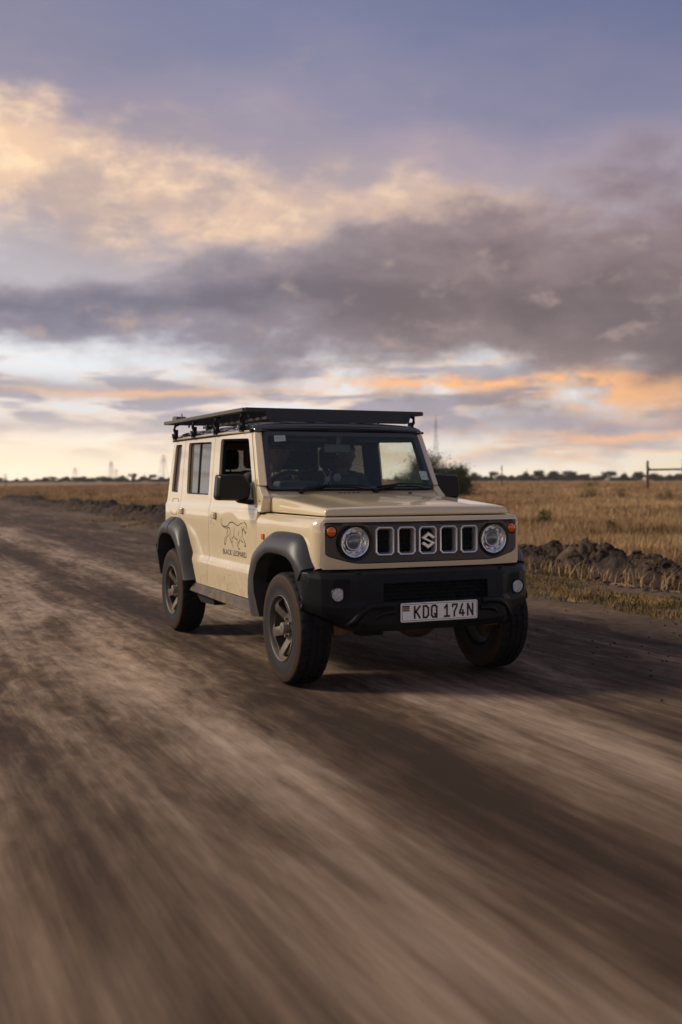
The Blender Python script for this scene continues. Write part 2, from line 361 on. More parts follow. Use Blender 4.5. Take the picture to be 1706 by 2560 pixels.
for s in (-1,1):
    o3=(s,0,0)
    # front fender
    rear=[(y-GAP,z) for y,z in ASEAM if z<=1.02]+[(.655,1.035),(.64,1.083)]
    arch=smooth_poly([(-.20,.70)]+[(-.19,.755),(.0,.83),(.2,.83),(.36,.80),(.46,.74),(.52,.62),(.52,.50),(.52,.452)],2)
    out=[(-.403,1.083),(-.403,.81),(-.372,.735),(-.34,.728),(-.262,.69)]+arch+rear
    fd=shell('front_fender',out,[],fendermap(s),o3,PAINT,CAR,th=.012,us=[-.375,-.35,-.33,-.31,-.29]+[.1,.4],vs=ZS[:8]+[.973,.985,.997,1.01,1.022,1.035,1.048,1.0594,1.0704])
    # doors
    fo=ASEAM+[(1.763,1.588),(1.768,1.05),(1.783,.60),(1.787,.452)]
    door=shell('front_door',fo,[rpoly(FW,[.03,.035,.03,.03,.05,.012])],sidemap(s),o3,PAINT,CAR,th=.022,us=[1.2],vs=ZS,bevel=.004)
    rcut=smooth_poly([(2.12,.452),(2.25,.679),(2.33,.76),(2.45,.86),(2.58,.90),(2.638,.905)],2)
    ro=[(1.770,1.588),(1.775,1.05),(1.790,.60),(1.794,.452)]+rcut+[(2.632,1.05),(2.605,1.30),(2.597,1.588)]
    rdoor=shell('rear_door',ro,[rpoly(RW,[.03,.035,.03,.03])],sidemap(s),o3,PAINT,CAR,th=.022,us=[2.2],vs=ZS,bevel=.004)
    def qmap(u,v,s=s):
        # leans forward at the tailgate, and rounds the rear corner
        w=hw(v); yr=3.13-(max(v-1.05,0)*.19); c=yr-.06
        if u<=c: return (s*w,u,v)
        t=min((u-c)/.06,PI/2); return (s*(w-.06+.06*math.cos(t)),c+.06*math.sin(t),v)
    qo=[(2.604,1.588),(2.612,1.30),(2.639,1.05),(2.645,.905),(2.70,.90),(2.85,.90),(2.98,.86),(3.05,.78),(3.10,.70),(3.16,.66),(3.166,1.05),(3.14,1.30),(3.06,1.588)]
    shell('rear_quarter_panel',qo,[rpoly(QW,[.035,.035,.03,.03])],qmap,o3,PAINT,CAR,th=.02,us=[2.96,2.98,3.0,3.02,3.04,3.06,3.08,3.10,3.12,3.14],vs=ZS,bevel=.004)
    # window frames (recessed rims) and glass
    for nm,poly,par,gm in (('window',FW,door,DGL),('window',RW,rdoor,SGL),('window',QW,CAR,SGL)):
        rr=[.03,.035,.03,.03]+([.05,.012] if len(poly)==6 else [])
        inner=rpoly(grow(poly,-.012),rr); outer=rpoly(grow(poly,.012),rr)
        off=par.location if par is not CAR else Vector((0,0,0))
        fr=shell('window_seal',outer,[inner],sidemap(s,.019),o3,DARK,par,th=.012,vs=[1.25,1.4],bevel=0)
        if s==-1 and poly is FW: continue          # this pane is wound down in the photograph
        shell(nm,rpoly(grow(poly,.006),rr),[],sidemap(s,.024),o3,gm,par,th=0,vs=[1.25,1.4],bevel=0)
    if s==-1 or s==1:
        bm=bmesh.new(); a=s*(hw(1.55)-.016); b_=s*(hw(1.14)-.016)
        hexa(bm,[(b_,2.185,1.135),(b_,2.210,1.135),(b_-s*.012,2.210,1.135),(b_-s*.012,2.185,1.135),(a,2.20,1.562),(a,2.225,1.562),(a-s*.012,2.225,1.562),(a-s*.012,2.20,1.562)])
        fin('window_divider',bm,DARK,rdoor,bevel=.002)
        bm=bmesh.new(); xx=s*(hw(1.14)-.004); hexa(bm,[(xx,1.85,1.128),(xx,2.45,1.131),(xx-s*.02,2.45,1.131),(xx-s*.02,1.85,1.128),(xx,1.85,1.140),(xx,2.45,1.143),(xx-s*.02,2.45,1.143),(xx-s*.02,1.85,1.140)])
        fin('window_sill_trim',bm,ALU,rdoor,bevel=.002)
    # inner lining keeps the seams dark and is what shows inside
    lo=[(.60,.45),(2.20,.45),(2.28,.62),(2.42,.82),(2.6,.90),(2.85,.90),(2.99,.84),(3.06,.70),(3.08,1.05),(3.03,1.30),(2.99,1.585),(.95,1.585),(.78,1.24),(.60,1.08)]
    shell('inner_lining',lo,[rpoly(grow(FW,-.002),.02),rpoly(grow(RW,-.002),.02),rpoly(grow(QW,-.002),.02)],sidemap(s,.029),o3,TRIM,CAR,th=.02,vs=ZS,bevel=0)
    # wheel arch flares
    for nm,O,Cc,I,xo in (('front_wheel_arch',FOUT,FCR,FIN,.730),('rear_wheel_arch',ROUT,RCR,RINN,.728)):
        O,Cc,I=[smooth_poly(q,3) for q in (O,Cc,I)]; n=len(O); bm=bmesh.new(); rows=[]
        for i in range(n):
            def at(xx,p):
                y=p[0]; w=xx
                if nm[0]=='f' and y<-.16: w=xx-(.16+y)**2*1.6
                if nm[0]=='r' and y>2.98: w=xx-(y-2.98)**2*2.0
                return (s*w,y,p[1])
            mid=((O[i][0]+Cc[i][0])/2,(O[i][1]+Cc[i][1])/2)
            m2=(O[i][0]*.22+Cc[i][0]*.78,O[i][1]*.22+Cc[i][1]*.78)
            m3=(I[i][0]*.8+Cc[i][0]*.2,I[i][1]*.8+Cc[i][1]*.2); m4=(I[i][0]*.3+Cc[i][0]*.7,I[i][1]*.3+Cc[i][1]*.7)
            prof=[(.690,O[i]),(xo,O[i]),(xo+.052,mid),(.797,m2),(.809,Cc[i]),(.811,m4),(.812,m3),(.806,I[i]),(.77,I[i]),(.66,I[i])]
            if i>=n-4 and nm[0]=='f': prof=[(min(a,.775+.01*(n-1-i)),b) for a,b in prof]
            rows.append([bm.verts.new(at(a,b)) for a,b in prof])
        for i in range(n-1):
            for j in range(len(rows[0])-1): bm.faces.new((rows[i][j],rows[i][j+1],rows[i+1][j+1],rows[i+1][j]))
        bm.faces.new(rows[0]); bm.faces.new(rows[-1][::-1])
        fl=fin(nm,bm,PLA,CAR,sharp=48)
        if nm[0]=='r':       # the joint between door half and quarter half
            bm=bmesh.new(); i=min(range(n),key=lambda q:abs(O[q][0]-2.66))
            tube(bm,[(s*.730,O[i][0],O[i][1]+.0005),(s*.783,(O[i][0]+Cc[i][0])/2-.002,(O[i][1]+Cc[i][1])/2+.001),(s*.8105,Cc[i][0],Cc[i][1]),(s*.8135,I[i][0],I[i][1])],.0022,6)
            fin('panel_joint',bm,DARK,fl)
    # wheel wells
    for yc,zc in ((.09,.36),(2.63,.36)):
        bm=bmesh.new(); n=14; r=[]
        for k in range(n+1):
            a=PI*k/n; yy=yc+.44*math.cos(a); zz=zc+.03+.44*math.sin(a)
            r.append([bm.verts.new((s*xx,yy,zz)) for xx in (.715,.44)])
        for k in range(n): bm.faces.new((r[k][0],r[k][1],r[k+1][1],r[k+1][0]))
        bm.faces.new([q[1] for q in r])
        fin('wheel_well',bm,DARK,CAR)
    # cowl side piece with three small slots
    bm=bmesh.new()
    O=[(.657,1.040),(.598,1.040),(.594,1.13),(.604,1.150),(.635,1.168),(.690,1.214),(.7435,1.214),(.684,1.095),(.656,1.050)]
    t=.022
    v1=[bm.verts.new((s*(hw(z)-.001),y,z)) for y,z in O]; v2=[bm.verts.new((s*.640,y,z)) for y,z in O]
    bm.faces.new(v1); bm.faces.new(v2[::-1])
    for i in range(len(O)): bm.faces.new((v1[i],v2[i],v2[(i+1)%len(O)],v1[(i+1)%len(O)]))
    cw=fin('cowl_corner',bm,PAINT,CAR,bevel=.012,seg=3,ang=25)
    bm=bmesh.new()
    for k in range(3): box(bm,(s*.7025,.640+k*.002,1.078+k*.018),(.004,.034,.006),Matrix.Rotation(.12,3,'X'))
    fin('cowl_vent_slot',bm,DARK,cw)
    # windscreen pillar
    bm=bmesh.new()
    hexa(bm,[(s*.640,.655,1.2155),(s*.640,.735,1.2155),(s*.6925,.7445,1.2165),(s*.6945,.690,1.2165),(s*.606,.862,1.590),(s*.606,.94,1.590),(s*.6575,.925,1.591),(s*.6595,.880,1.591)])
    fin('windscreen_pillar',bm,PAINT,CAR,bevel=.010,seg=3,ang=30)
    # rain gutter
    bm=bmesh.new(); tube(bm,[(s*.668,.935,1.598),(s*.670,1.8,1.606),(s*.668,2.9,1.606),(s*.655,3.03,1.600)],.0085,8)
    fin('rain_gutter',bm,PAINT,CAR)
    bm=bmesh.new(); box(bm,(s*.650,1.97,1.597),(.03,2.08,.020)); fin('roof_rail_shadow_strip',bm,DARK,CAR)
    # sill / rock slider
    bm=bmesh.new()
    hexa(bm,[(s*.70,.60,.345),(s*.70,2.20,.345),(s*.755,2.20,.372),(s*.755,.60,.352),(s*.70,.60,.440),(s*.70,2.13,.442),(s*.737,2.13,.436),(s*.737,.66,.430)])
    fin('side_step',bm,STEP,CAR,bevel=.006,seg=3)
    bm=bmesh.new(); box(bm,(s*.712,1.36,.4455),(.030,1.50,.012)); fin('door_sill',bm,PAINT,CAR,bevel=.003)
    # bracket under the sill and mud flap
    bm=bmesh.new(); hexa(bm,[(s*.60,1.70,.298),(s*.60,2.06,.285),(s*.70,2.06,.285),(s*.70,1.70,.298),(s*.60,1.66,.36),(s*.60,2.14,.36),(s*.72,2.14,.36),(s*.72,1.66,.36)])
    fin('suspension_bracket',bm,DARK,CAR,bevel=.01)
    bm=bmesh.new(); hexa(bm,[(s*.56,3.04,.44),(s*.56,3.06,.44),(s*.775,3.06,.44),(s*.775,3.04,.44),(s*.56,3.10,.70),(s*.56,3.13,.70),(s*.80,3.13,.70),(s*.80,3.10,.70)])
    fin('mud_flap',bm,pmat('dull_rubber_flap',(.02,.018,.016),.9),CAR,bevel=.005)
    # door handles
    for par,y0,z0 in ((door,1.625,.988),(rdoor,2.545,1.000)):
        bm=bmesh.new(); w=hw(z0)
        bmesh.ops.create_uvsphere(bm,u_segments=20,v_segments=12,radius=1)
        bmesh.ops.transform(bm,matrix=Matrix.Translation((s*(w-.001),y0+.004,z0-.048))@Matrix.Diagonal((.0045,.040,.030,1)),verts=bm.verts)
        fin('handle_recess',bm,pmat('recess_paint',(.66,.50,.33),.45,coat=.5) if False else PAINT,par)
        bm=bmesh.new(); box(bm,(s*(w+.012),y0,z0),(.026,.094,.046)); fin('door_handle',bm,PAINT,par,bevel=.010,seg=4)
        bm=bmesh.new(); box(bm,(s*(w+.001),y0-.001,z0-.001),(.003,.099,.050)); fin('handle_shadow_gap',bm,DARK,par,bevel=.002)
    bm=bmesh.new(); box(bm,(s*(hw(.945)+.002),1.715,.945),(.006,.022,.034)); fin('door_lock',bm,ALU,door,bevel=.004,seg=3)
    # side repeater lamp
    bm=bmesh.new(); box(bm,(s*.723,.530,.883),(.014,.046,.040)); fin('side_indicator',bm,AMB,CAR,bevel=.006,seg=3)
    # mirror
    mr=thing('door_mirror',(0,0,0),None,None) if False else None
    bm=bmesh.new()
    P_=[(.700,1.185),(.705,1.232),(.745,1.290),(.775,1.300),(.935,1.293),(.944,1.20),(.950,1.140),(.935,1.118),(.760,1.113),(.715,1.125)]
    P_=rpoly(P_,.018,4)
    f1_=[bm.verts.new((s*a,.835,b)) for a,b in P_]; f2_=[bm.verts.new((s*(.825+(a-.825)*1.0),.900,1.205+(b-1.205)*1.0)) for a,b in P_]
    f0_=[bm.verts.new((s*(.825+(a-.825)*.90),.808,1.205+(b-1.205)*.86)) for a,b in P_]; n=len(P_)
    bm.faces.new(f0_); bm.faces.new(f2_[::-1])
    for i in range(n):
        j=(i+1)%n; bm.faces.new((f0_[i],f0_[j],f1_[j],f1_[i])); bm.faces.new((f1_[i],f1_[j],f2_[j],f2_[i]))
    mh=fin('door_mirror',bm,PLS,CAR,bevel=.012,seg=4,ang=20,sharp=60)
    bm=bmesh.new(); hexa(bm,[(s*.675,.80,1.082),(s*.675,.90,1.082),(s*.78,.89,1.098),(s*.78,.83,1.098),(s*.675,.79,1.118),(s*.675,.93,1.125),(s*.80,.90,1.120),(s*.80,.83,1.118)])
    fin('mirror_arm',bm,PLS,mh,bevel=.008,seg=3)
    bm=bmesh.new(); f_=[bm.verts.new((s*(.825+(a-.825)*.9),.9035,1.205+(b-1.205)*.9)) for a,b in P_]; bm.faces.new(f_); fin('mirror_glass',bm,CHR,mh)
    # black triangle behind the mirror
    bm=bmesh.new(); x1=hw(1.1)-.008
    hexa(bm,[(s*x1,.770,1.090),(s*x1,.86,1.098),(s*(x1-.02),.86,1.098),(s*(x1-.02),.770,1.090),(s*(x1-.014),.865,1.330),(s*(x1-.014),.878,1.330),(s*(x1-.03),.878,1.330),(s*(x1-.03),.865,1.330)])
    fin('mirror_mount_panel',bm,PLS,door,bevel=.003)
# fuel cap (right side)
fc=rpoly([(2.70,1.098),(2.885,1.100),(2.887,.967),(2.705,.965)],.02)
sm_=sidemap(-1,-.0005)
bm=bmesh.new(); n=len(fc)
for k,(y,z) in enumerate(fc): pass
ring=[sidemap(-1,-.0008)(y,z) for y,z in fc]; tube(bm,[Vector(p) for p in ring]+[Vector(ring[0])],.0016,5); fin('fuel_flap_gap',bm,DARK,CAR)
# ---- bonnet
def bonnet():
    bm=bmesh.new()
    cols=[(-.642,0),(-.641,.55),(-.637,.82),(-.628,.95),(-.612,1)]
    cols+=[(x_,1) for x_ in (-.56,-.48,-.42,-.37,-.34,-.31,-.2,-.1,0)]; cols+=[(-a,b) for a,b in cols[::-1][1:]]
    rows=[(-.342,0),(-.341,.45),(-.336,.78),(-.326,.94),(-.308,1)]+[(y_,1) for y_ in (-.26,-.18,0,.15,.30,.45,.56,.59,.604)]
    vv=[]
    for (yy,b) in rows:
        r=[]
        zc=interp(yy,[(-.34,1.085),(.0,1.109),(.45,1.139),(.604,1.143)])
        for (xx,a) in cols:
            ax=abs(xx); crown=.012*(1-(ax/.64)**2)
            bulge=.012*max(0,min(1,(.40-ax)/.06))*max(0,min(1,(yy+.27)/.10))
            z=1.037+(zc-1.037)*min(a,1)*min(b,1)*1.0+(crown+bulge)*a*b
            front=max(0,min(1,(-.20-yy)/.14))
            r.append(bm.verts.new((xx*(1-.008*max(0,-yy)/.3),yy+front*.028*(ax/.64)**2-.012*front,z)))
        vv.append(r)
    for i in range(len(rows)-1):
        for j in range(len(cols)-1): bm.faces.new((vv[i][j],vv[i][j+1],vv[i+1][j+1],vv[i+1][j]))
    o=fin('bonnet',bm,PAINT,CAR,sharp=60,solid=.012); ss=o.modifiers.new('sub','SUBSURF'); ss.levels=1; ss.render_levels=1
    return o
bon=bonnet()
for xx in (-.155,.385):
    bm=bmesh.new(); box(bm,(xx,.545,1.163),(.020,.026,.012)); fin('washer_nozzle',bm,PLS,bon,bevel=.003)
for k in range(5):
    bm=bmesh.new(); box(bm,(-.13+k*.034,.598,1.168),(.020,.010,.004),Matrix.Rotation(.5,3,'Z')); fin('bonnet_vent_slot',bm,DARK,bon)
# cowl behind the bonnet
bm=bmesh.new(); hexa(bm,[(-.640,.606,1.10),(.640,.606,1.10),(.640,.80,1.10),(-.640,.80,1.10),(-.640,.609,1.148),(.640,.609,1.148),(.640,.70,1.192),(-.640,.70,1.192)])
fin('cowl_panel',bm,PAINT,CAR,bevel=.008,seg=3)
# unseen dark block added under the bonnet against light leaks; floor pan
bm=bmesh.new(); box(bm,(0,.15,.78),(.98,.80,.50)); fin('bonnet_light_block',bm,DARK,CAR)
bm=bmesh.new(); box(bm,(0,1.85,.47),(1.36,2.5,.05)); fin('floor_pan',bm,DARK,CAR)
# ---- front face
def facey(x):
    x=abs(x)
    if x<=CX: return -.42+.030*(x/CX)**4
    t=min((x-CX)/CR,1); return CYY-CR*math.sqrt(max(0,1-t*t))
def facemap(off=0):
    def f(u,v):
        y=facey(u)+off
        if v>1.012: y+=((v-1.012)/.022)**2*.014
        return (u,y,v)
    return f
XS=[-.66,-.64,-.618,-.56,-.50,-.44,-.36,-.2,0,.2,.36,.44,.50,.56,.618,.64,.66]
PAN=rpoly([(-.668,1.000),(.668,1.000),(.668,.815),(.482,.762),(-.482,.762),(-.668,.815)],[.025,.025,.05,.06,.06,.05])
PANo=rpoly([(-.673,1.005),(.673,1.005),(.673,.811),(.483,.757),(-.483,.757),(-.673,.811)],[.025,.025,.05,.06,.06,.05])
so=[(-.655,1.034),(.655,1.034),(.684,1.000),(.684,.815),(.690,.745),(.672,.727),(.5,.7265),(-.5,.7265),(-.672,.727),(-.690,.745),(-.684,.815),(-.684,1.000)]
shell('grille_surround',so,[PANo],facemap(),(0,-1,0),PAINT,CAR,th=.014,us=XS,vs=[1.012,1.020,1.027],bevel=.004,seg=3)
# dark backing behind the front face
shell('front_backing',[(-.655,1.025),(.655,1.025),(.66,.74),(-.66,.74)],[],facemap(.045),(0,-1,0),DARK,CAR,th=.01,us=XS,bevel=0)
HX,HZ,TX,TZ=.479,.886,.622,.950
SL=[-.290,-.145,0,.145,.290]; SW,SH=.0615,.0860; SZ=.888
def slotpoly(cx,w,h,c=.016): return [(cx-w+c,SZ-h),(cx+w-c,SZ-h),(cx+w,SZ-h+c),(cx+w,SZ+h-c),(cx+w-c,SZ+h),(cx-w+c,SZ+h),(cx-w,SZ+h-c),(cx-w,SZ-h+c)]
holes=[circ(x_,HZ,.114,40) for x_ in (-HX,HX)]+[circ(x_,TZ,.036,24) for x_ in (-TX,TX)]+[slotpoly(c,SW-.004,SH-.004) for c in SL]
pnl=shell('grille_panel',PAN,holes,facemap(.003),(0,-1,0),GUN,CAR,th=.016,us=XS+[-.60,-.58,.58,.60],vs=[],bevel=.003,sharp=25)
pnl.data.shade_flat() if hasattr(pnl.data,'shade_flat') else None
for c in SL:
    bm=bmesh.new(); rings=[]
    for w,h,dy,cc in ((SW,SH,.004,.017),(SW-.001,SH-.001,-.010,.017),(SW-.0045,SH-.0045,-.013,.016),(SW-.009,SH-.009,-.011,.014),(SW-.019,SH-.017,.012,.009),(SW-.019,SH-.017,.030,.009)):
        rings.append([bm.verts.new((a,facey(a)+dy,b)) for a,b in slotpoly(c,w,h,cc)])
    for a,b in zip(rings,rings[1:]):
        for k in range(8): bm.faces.new((a[k],a[(k+1)%8],b[(k+1)%8],b[k]))
    fr=fin('grille_slot_frame',bm,ALU,pnl,sharp=25)
    bm=bmesh.new()      # honeycomb insert
    for r_ in range(5):
        for q in range(2+(r_%2)):
            cx=c-.040+.040*q+(0 if r_%2 else .020); cz=SZ-.056+r_*.028
            pts=[(cx-.020,facey(cx)+.022,cz),(cx-.011,facey(cx)+.019,cz+.012),(cx+.011,facey(cx)+.019,cz+.012),(cx+.020,facey(cx)+.022,cz),(cx+.011,facey(cx)+.019,cz-.012),(cx-.011,facey(cx)+.019,cz-.012)]
            pts=[(min(max(p[0],c-.043),c+.043),p[1],p[2]) for p in pts]
            tube(bm,pts+[pts[0]],.0022,4)
    fin('grille_mesh',bm,PLS,fr)
# emblem
EMB=[(0,.35),(.52,0),(1,.30),(.83,.40),(.52,.20),(.29,.345),(1,.66),(.50,1),(0,.68),(.17,.59),(.50,.79),(.71,.645)]
bm=bmesh.new(); fl=[];bk=[];ctr=[]
for a,b in EMB: fl.append(bm.verts.new(((a-.5)*.092,facey(0)-.016,SZ+(.5-b)*.098))); bk.append(bm.verts.new(((a-.5)*.098,facey(0)-.002,SZ+(.5-b)*.104)))
for i in range(12): bm.faces.new((fl[i],fl[(i+1)%12],bk[(i+1)%12],bk[i]))
bm.faces.new(fl[::-1]); bm.normal_update(); bmesh.ops.triangulate(bm,faces=[f for f in bm.faces if len(f.verts)>4]); fin('emblem',bm,ALU,CAR,sharp=20)
# ---- lamps
def lampbase(name,prof,x,z,y,mat,par,n=40,sharp=30,rmod=None):
    bm=bmesh.new(); lathe(bm,prof,n,rmod=rmod)
    xf(bm,Matrix.Translation((x,y,z))@Matrix.Rotation(PI/2,4,'Z')@Matrix.Diagonal((-1,1,1,1)))
    return fin(name,bm,mat,par,sharp=sharp)
for sx in (-1,1):
    x0=sx*HX; y0=facey(x0)
    # w positive = towards the front
    hl=lampbase('headlight',[(.113,-.003),(.106,-.010),(.098,-.030),(.094,-.034)],x0,HZ,y0,PLA,CAR)
    lampbase('chrome_ring',[(.094,-.034),(.0925,-.004),(.0895,.002),(.085,.000),(.081,-.010),(.078,-.016)],x0,HZ,y0,CHR,hl)
    lampbase('reflector',[(.084,-.012),(.076,-.022),(.070,-.020),(.068,-.030),(.060,-.038),(.056,-.034),(.053,-.042),(.047,-.052)],x0,HZ,y0,CHR,hl,n=32,sharp=20,rmod=lambda k,j:-.004 if (k%8 in (0,1) and 0<j<4) else 0)
    lampbase('projector_ring',[(.050,-.050),(.049,-.018),(.046,-.014),(.042,-.016),(.040,-.022)],x0,HZ,y0,CHR,hl)
    lampbase('projector_lens',[(.041,-.024),(.036,-.012),(.026,-.003),(.013,.001),(0,.002)],x0,HZ,y0,pmat('projector_glass',(.10,.12,.13),.05,coat=1),hl,sharp=80)
    bm=bmesh.new()
    for k in range(10):
        a=2*PI*k/10+.3; box(bm,(x0+.066*math.cos(a),y0+.020,HZ+.066*math.sin(a)),(.022,.008,.012),Matrix.Rotation(-(a+PI/2),3,'Y'))
    fin('reflector_segment',bm,ALU,hl,bevel=.002)
    lampbase('lens_cover',[(.086,-.002),(.075,.008),(.055,.015),(.030,.019),(0,.020)],x0,HZ,y0,LENS,hl,sharp=80)
    x0=sx*TX; y0=facey(x0)
    M_=Matrix.Rotation(sx*.22,4,'Z')
    tl=lampbase('front_indicator',[(.036,-.002),(.0355,.000),(.034,-.003),(.0325,-.012)],x0,TZ,y0,PLS,CAR,n=28)
    lampbase('amber_lens',[(.0310,-.010),(.0305,.002),(.026,.008),(.016,.012),(0,.013)],x0,TZ,y0,AMB,tl,n=28,sharp=60)
# ---- bumper
cols=[ # x, profile (y,z) rows
 (0,   [(-.40,.722),(-.505,.700),(-.532,.674),(-.540,.646),(-.545,.545),(-.566,.532),(-.568,.405),(-.550,.366),(-.44,.352)]),
 (.18, [(-.40,.722),(-.505,.700),(-.532,.674),(-.540,.646),(-.545,.545),(-.566,.532),(-.568,.405),(-.550,.366),(-.44,.352)]),
 (.355,[(-.40,.722),(-.503,.699),(-.530,.674),(-.538,.646),(-.543,.545),(-.560,.532),(-.562,.408),(-.545,.367),(-.44,.352)]),
 (.47, [(-.395,.722),(-.498,.699),(-.524,.673),(-.530,.646),(-.533,.548),(-.545,.525),(-.545,.415),(-.53,.370),(-.42,.355)]),
 (.505,[(-.390,.722),(-.488,.698),(-.512,.672),(-.516,.646),(-.518,.55),(-.525,.52),(-.525,.425),(-.51,.376),(-.41,.36)]),
 (.545,[(-.385,.721),(-.468,.698),(-.484,.672),(-.480,.646),(-.480,.553),(-.500,.51),(-.498,.440),(-.48,.392),(-.38,.37)]),
 (.640,[(-.375,.720),(-.435,.700),(-.456,.676),(-.456,.648),(-.456,.55),(-.462,.51),(-.455,.470),(-.435,.432),(-.34,.41)]),
 (.700,[(-.345,.720),(-.395,.702),(-.416,.678),(-.420,.648),(-.420,.555),(-.422,.520),(-.415,.485),(-.395,.455),(-.32,.44)]),
 (.752,[(-.305,.721),(-.340,.706),(-.355,.680),(-.358,.650),(-.358,.570),(-.360,.535),(-.355,.505),(-.345,.480),(-.31,.47)]),
 (.778,[(-.27,.722),(-.290,.708),(-.298,.682),(-.300,.655),(-.310,.590),(-.320,.550),(-.325,.515),(-.325,.495),(-.31,.48)]),
 (.786,[(-.190,.724),(-.192,.710),(-.198,.686),(-.208,.660),(-.255,.610),(-.290,.575),(-.325,.532),(-.330,.508),(-.325,.485)]),
]
full=[(-x,p) for x,p in cols[::-1]]+cols[1:]
bm=bmesh.new(); gv=[[bm.verts.new((x,y,z)) for y,z in p] for x,p in full]
for i in range(len(gv)-1):
    for j in range(8):
        if j==3 and abs(full[i][0])<=.36 and abs(full[i+1][0])<=.36: continue
        bm.faces.new((gv[i][j],gv[i+1][j],gv[i+1][j+1],gv[i][j+1]))
bmesh.ops.recalc_face_normals(bm,faces=bm.faces[:]); bm.normal_update()
if sum((f.normal.y for f in bm.faces))>0: bmesh.ops.reverse_faces(bm,faces=bm.faces[:])
bump_=fin('front_bumper',bm,PLB,CAR,rec=False,bevel=.011,seg=4,ang=14,sharp=70,solid=.02)
bump_.modifiers.move(0,0)
bm=bmesh.new(); box(bm,(0,-.47,.595),(.76,.02,.14)); fin('bumper_backing',bm,DARK,bump_)
bm=bmesh.new()
W_,H_=.0485,.030
for r_ in range(5):
    for q in range(17):
        cx=-.375+W_*q+(W_/2 if r_%2 else 0); cz=.545+.0235*r_
        if abs(cx)>.358: continue
        pts=[(cx-W_/2,-.522,cz),(cx-W_*.28,-.530,cz+.0125),(cx+W_*.28,-.530,cz+.0125),(cx+W_/2,-.522,cz),(cx+W_*.28,-.530,cz-.0125),(cx-W_*.28,-.530,cz-.0125)]
        tube(bm,pts+[pts[0]],.0034,5)
hc=fin('bumper_mesh',bm,PLB,bump_)
# moulded ribs each side of the plate
for sx in (-1,1):
    for k,(pts,rad) in enumerate([([(.57,-.487,.400),(.53,-.520,.425),(.485,-.545,.480),(.44,-.560,.514),(.37,-.572,.520),(.30,-.574,.520)],.022),([(.42,-.560,.440),(.385,-.570,.468),(.345,-.574,.478),(.29,-.575,.478)],.017)]):
        bm=bmesh.new(); tube(bm,[(sx*a,b+.0185-(.004 if k else 0),c) for a,b,c in pts],[rad*.5]+[rad]*(len(pts)-2)+[rad],10); fin('bumper_rib',bm,PLB,bump_,sharp=80)
    bm=bmesh.new(); 
    bmesh.ops.create_uvsphere(bm,u_segments=12,v_segments=8,radius=.010); xf(bm,Matrix.Translation((sx*.485,-.470,.710))@Matrix.Diagonal((1.6,1.2,.7,1))); fin('bumper_clip',bm,DARK,bump_)
    # fog lamps
    fx,fz=sx*.616,.586; fy=-.474
    fl_=lampbase('fog_light',[(.046,-.004),(.044,.004),(.041,.004),(.038,-.006)],fx,fz,fy,PLB,CAR,n=28)
    lampbase('fog_reflector',[(.039,-.004),(.030,-.004),(.018,-.003),(0,-.002)],fx,fz,fy,pmat('fog_bowl',(.62,.62,.62),.5,metal=.2,var=(.35,90)),fl_,n=28)
    lampbase('fog_lens',[(.040,.000),(.034,.009),(.020,.015),(0,.017)],fx,fz,fy,LENS,fl_,n=28,sharp=80)
# ---- number plate
npy=-.5765
plate=None
bm=bmesh.new(); pp=rpoly([(-.26,.416),(.26,.416),(.26,.529),(-.26,.529)],.012)
a=[bm.verts.new((x_,npy,z_)) for x_,z_ in pp]; b=[bm.verts.new((x_,npy+.006,z_)) for x_,z_ in pp]
bm.faces.new(a); bm.faces.new(b[::-1])
for i in range(len(pp)): bm.faces.new((a[i],a[(i+1)%len(pp)],b[(i+1)%len(pp)],b[i]))
plate=fin('number_plate',bm,WHITE,CAR,sharp=30)
def stroke(bm,pts,w,y,closed=False,join=True):
    pts=[Vector((p[0],p[1])) for p in pts]; n=len(pts); segs=n if closed else n-1
    for i in range(segs):
        p,q=pts[i],pts[(i+1)%n]; t=(q-p).normalized(); nn=Vector((-t.y,t.x))*w/2; e=t*w*.42
        y-=.00004
        bm.faces.new([bm.verts.new((v.x,y,v.y)) for v in (p-e-nn,q+e-nn,q+e+nn,p-e+nn)])
bm=bmesh.new(); bd=rpoly([(-.252,.424),(.252,.424),(.252,.521),(-.252,.521)],.010,3); stroke(bm,bd,.0022,npy-.0012,closed=True); fin('plate_border',bm,INK,plate)
GL={'K':[[(0,0),(0,1)],[(0,.42),(1,1)],[(.28,.56),(1,0)]],
'D':[[(0,0),(0,1),(.62,1),(1,.8),(1,.2),(.62,0),(0,0)]],
'Q':[[(.25,0),(0,.15),(0,.85),(.25,1),(.75,1),(1,.85),(1,.15),(.75,0),(.25,0)],[(.6,.28),(1.0,-.03)]],
'1':[[(.05,.74),(.52,1),(.52,0)],[(0,0),(1,0)]],
'7':[[(0,.82),(0,1),(1,1),(1,.86),(.38,.35),(.38,0)]],
'4':[[(.62,1),(0,.28),(0,.20),(1,.20)],[(.72,.46),(.72,0)]],
'N':[[(0,0),(0,1),(1,0),(1,1)]]}
SP=[('K',-.175,-.129),('D',-.116,-.072),('Q',-.061,-.015),('1',.026,.071),('7',.082,.123),('4',.131,.172),('N',.186,.232)]
for ch,x0,x1 in SP:
    bm=bmesh.new(); w=.0118
    for pl in GL[ch]: stroke(bm,[(x0+w/2+p[0]*(x1-x0-w),.433+w/2+p[1]*(.080-w)) for p in pl],w,npy-.0015)
    fin('plate_character',bm,INK,plate)
for k,(m_,z0,z1) in enumerate(((INK,.5035,.5135),(RED,.4925,.5015),(GREEN,.481,.4905))):
    bm=bmesh.new(); bm.faces.new([bm.verts.new(p) for p in ((-.248,npy-.0015,z0),(-.203,npy-.0015,z0),(-.203,npy-.0015,z1),(-.248,npy-.0015,z1))]); fin('flag_stripe',bm,m_,plate)
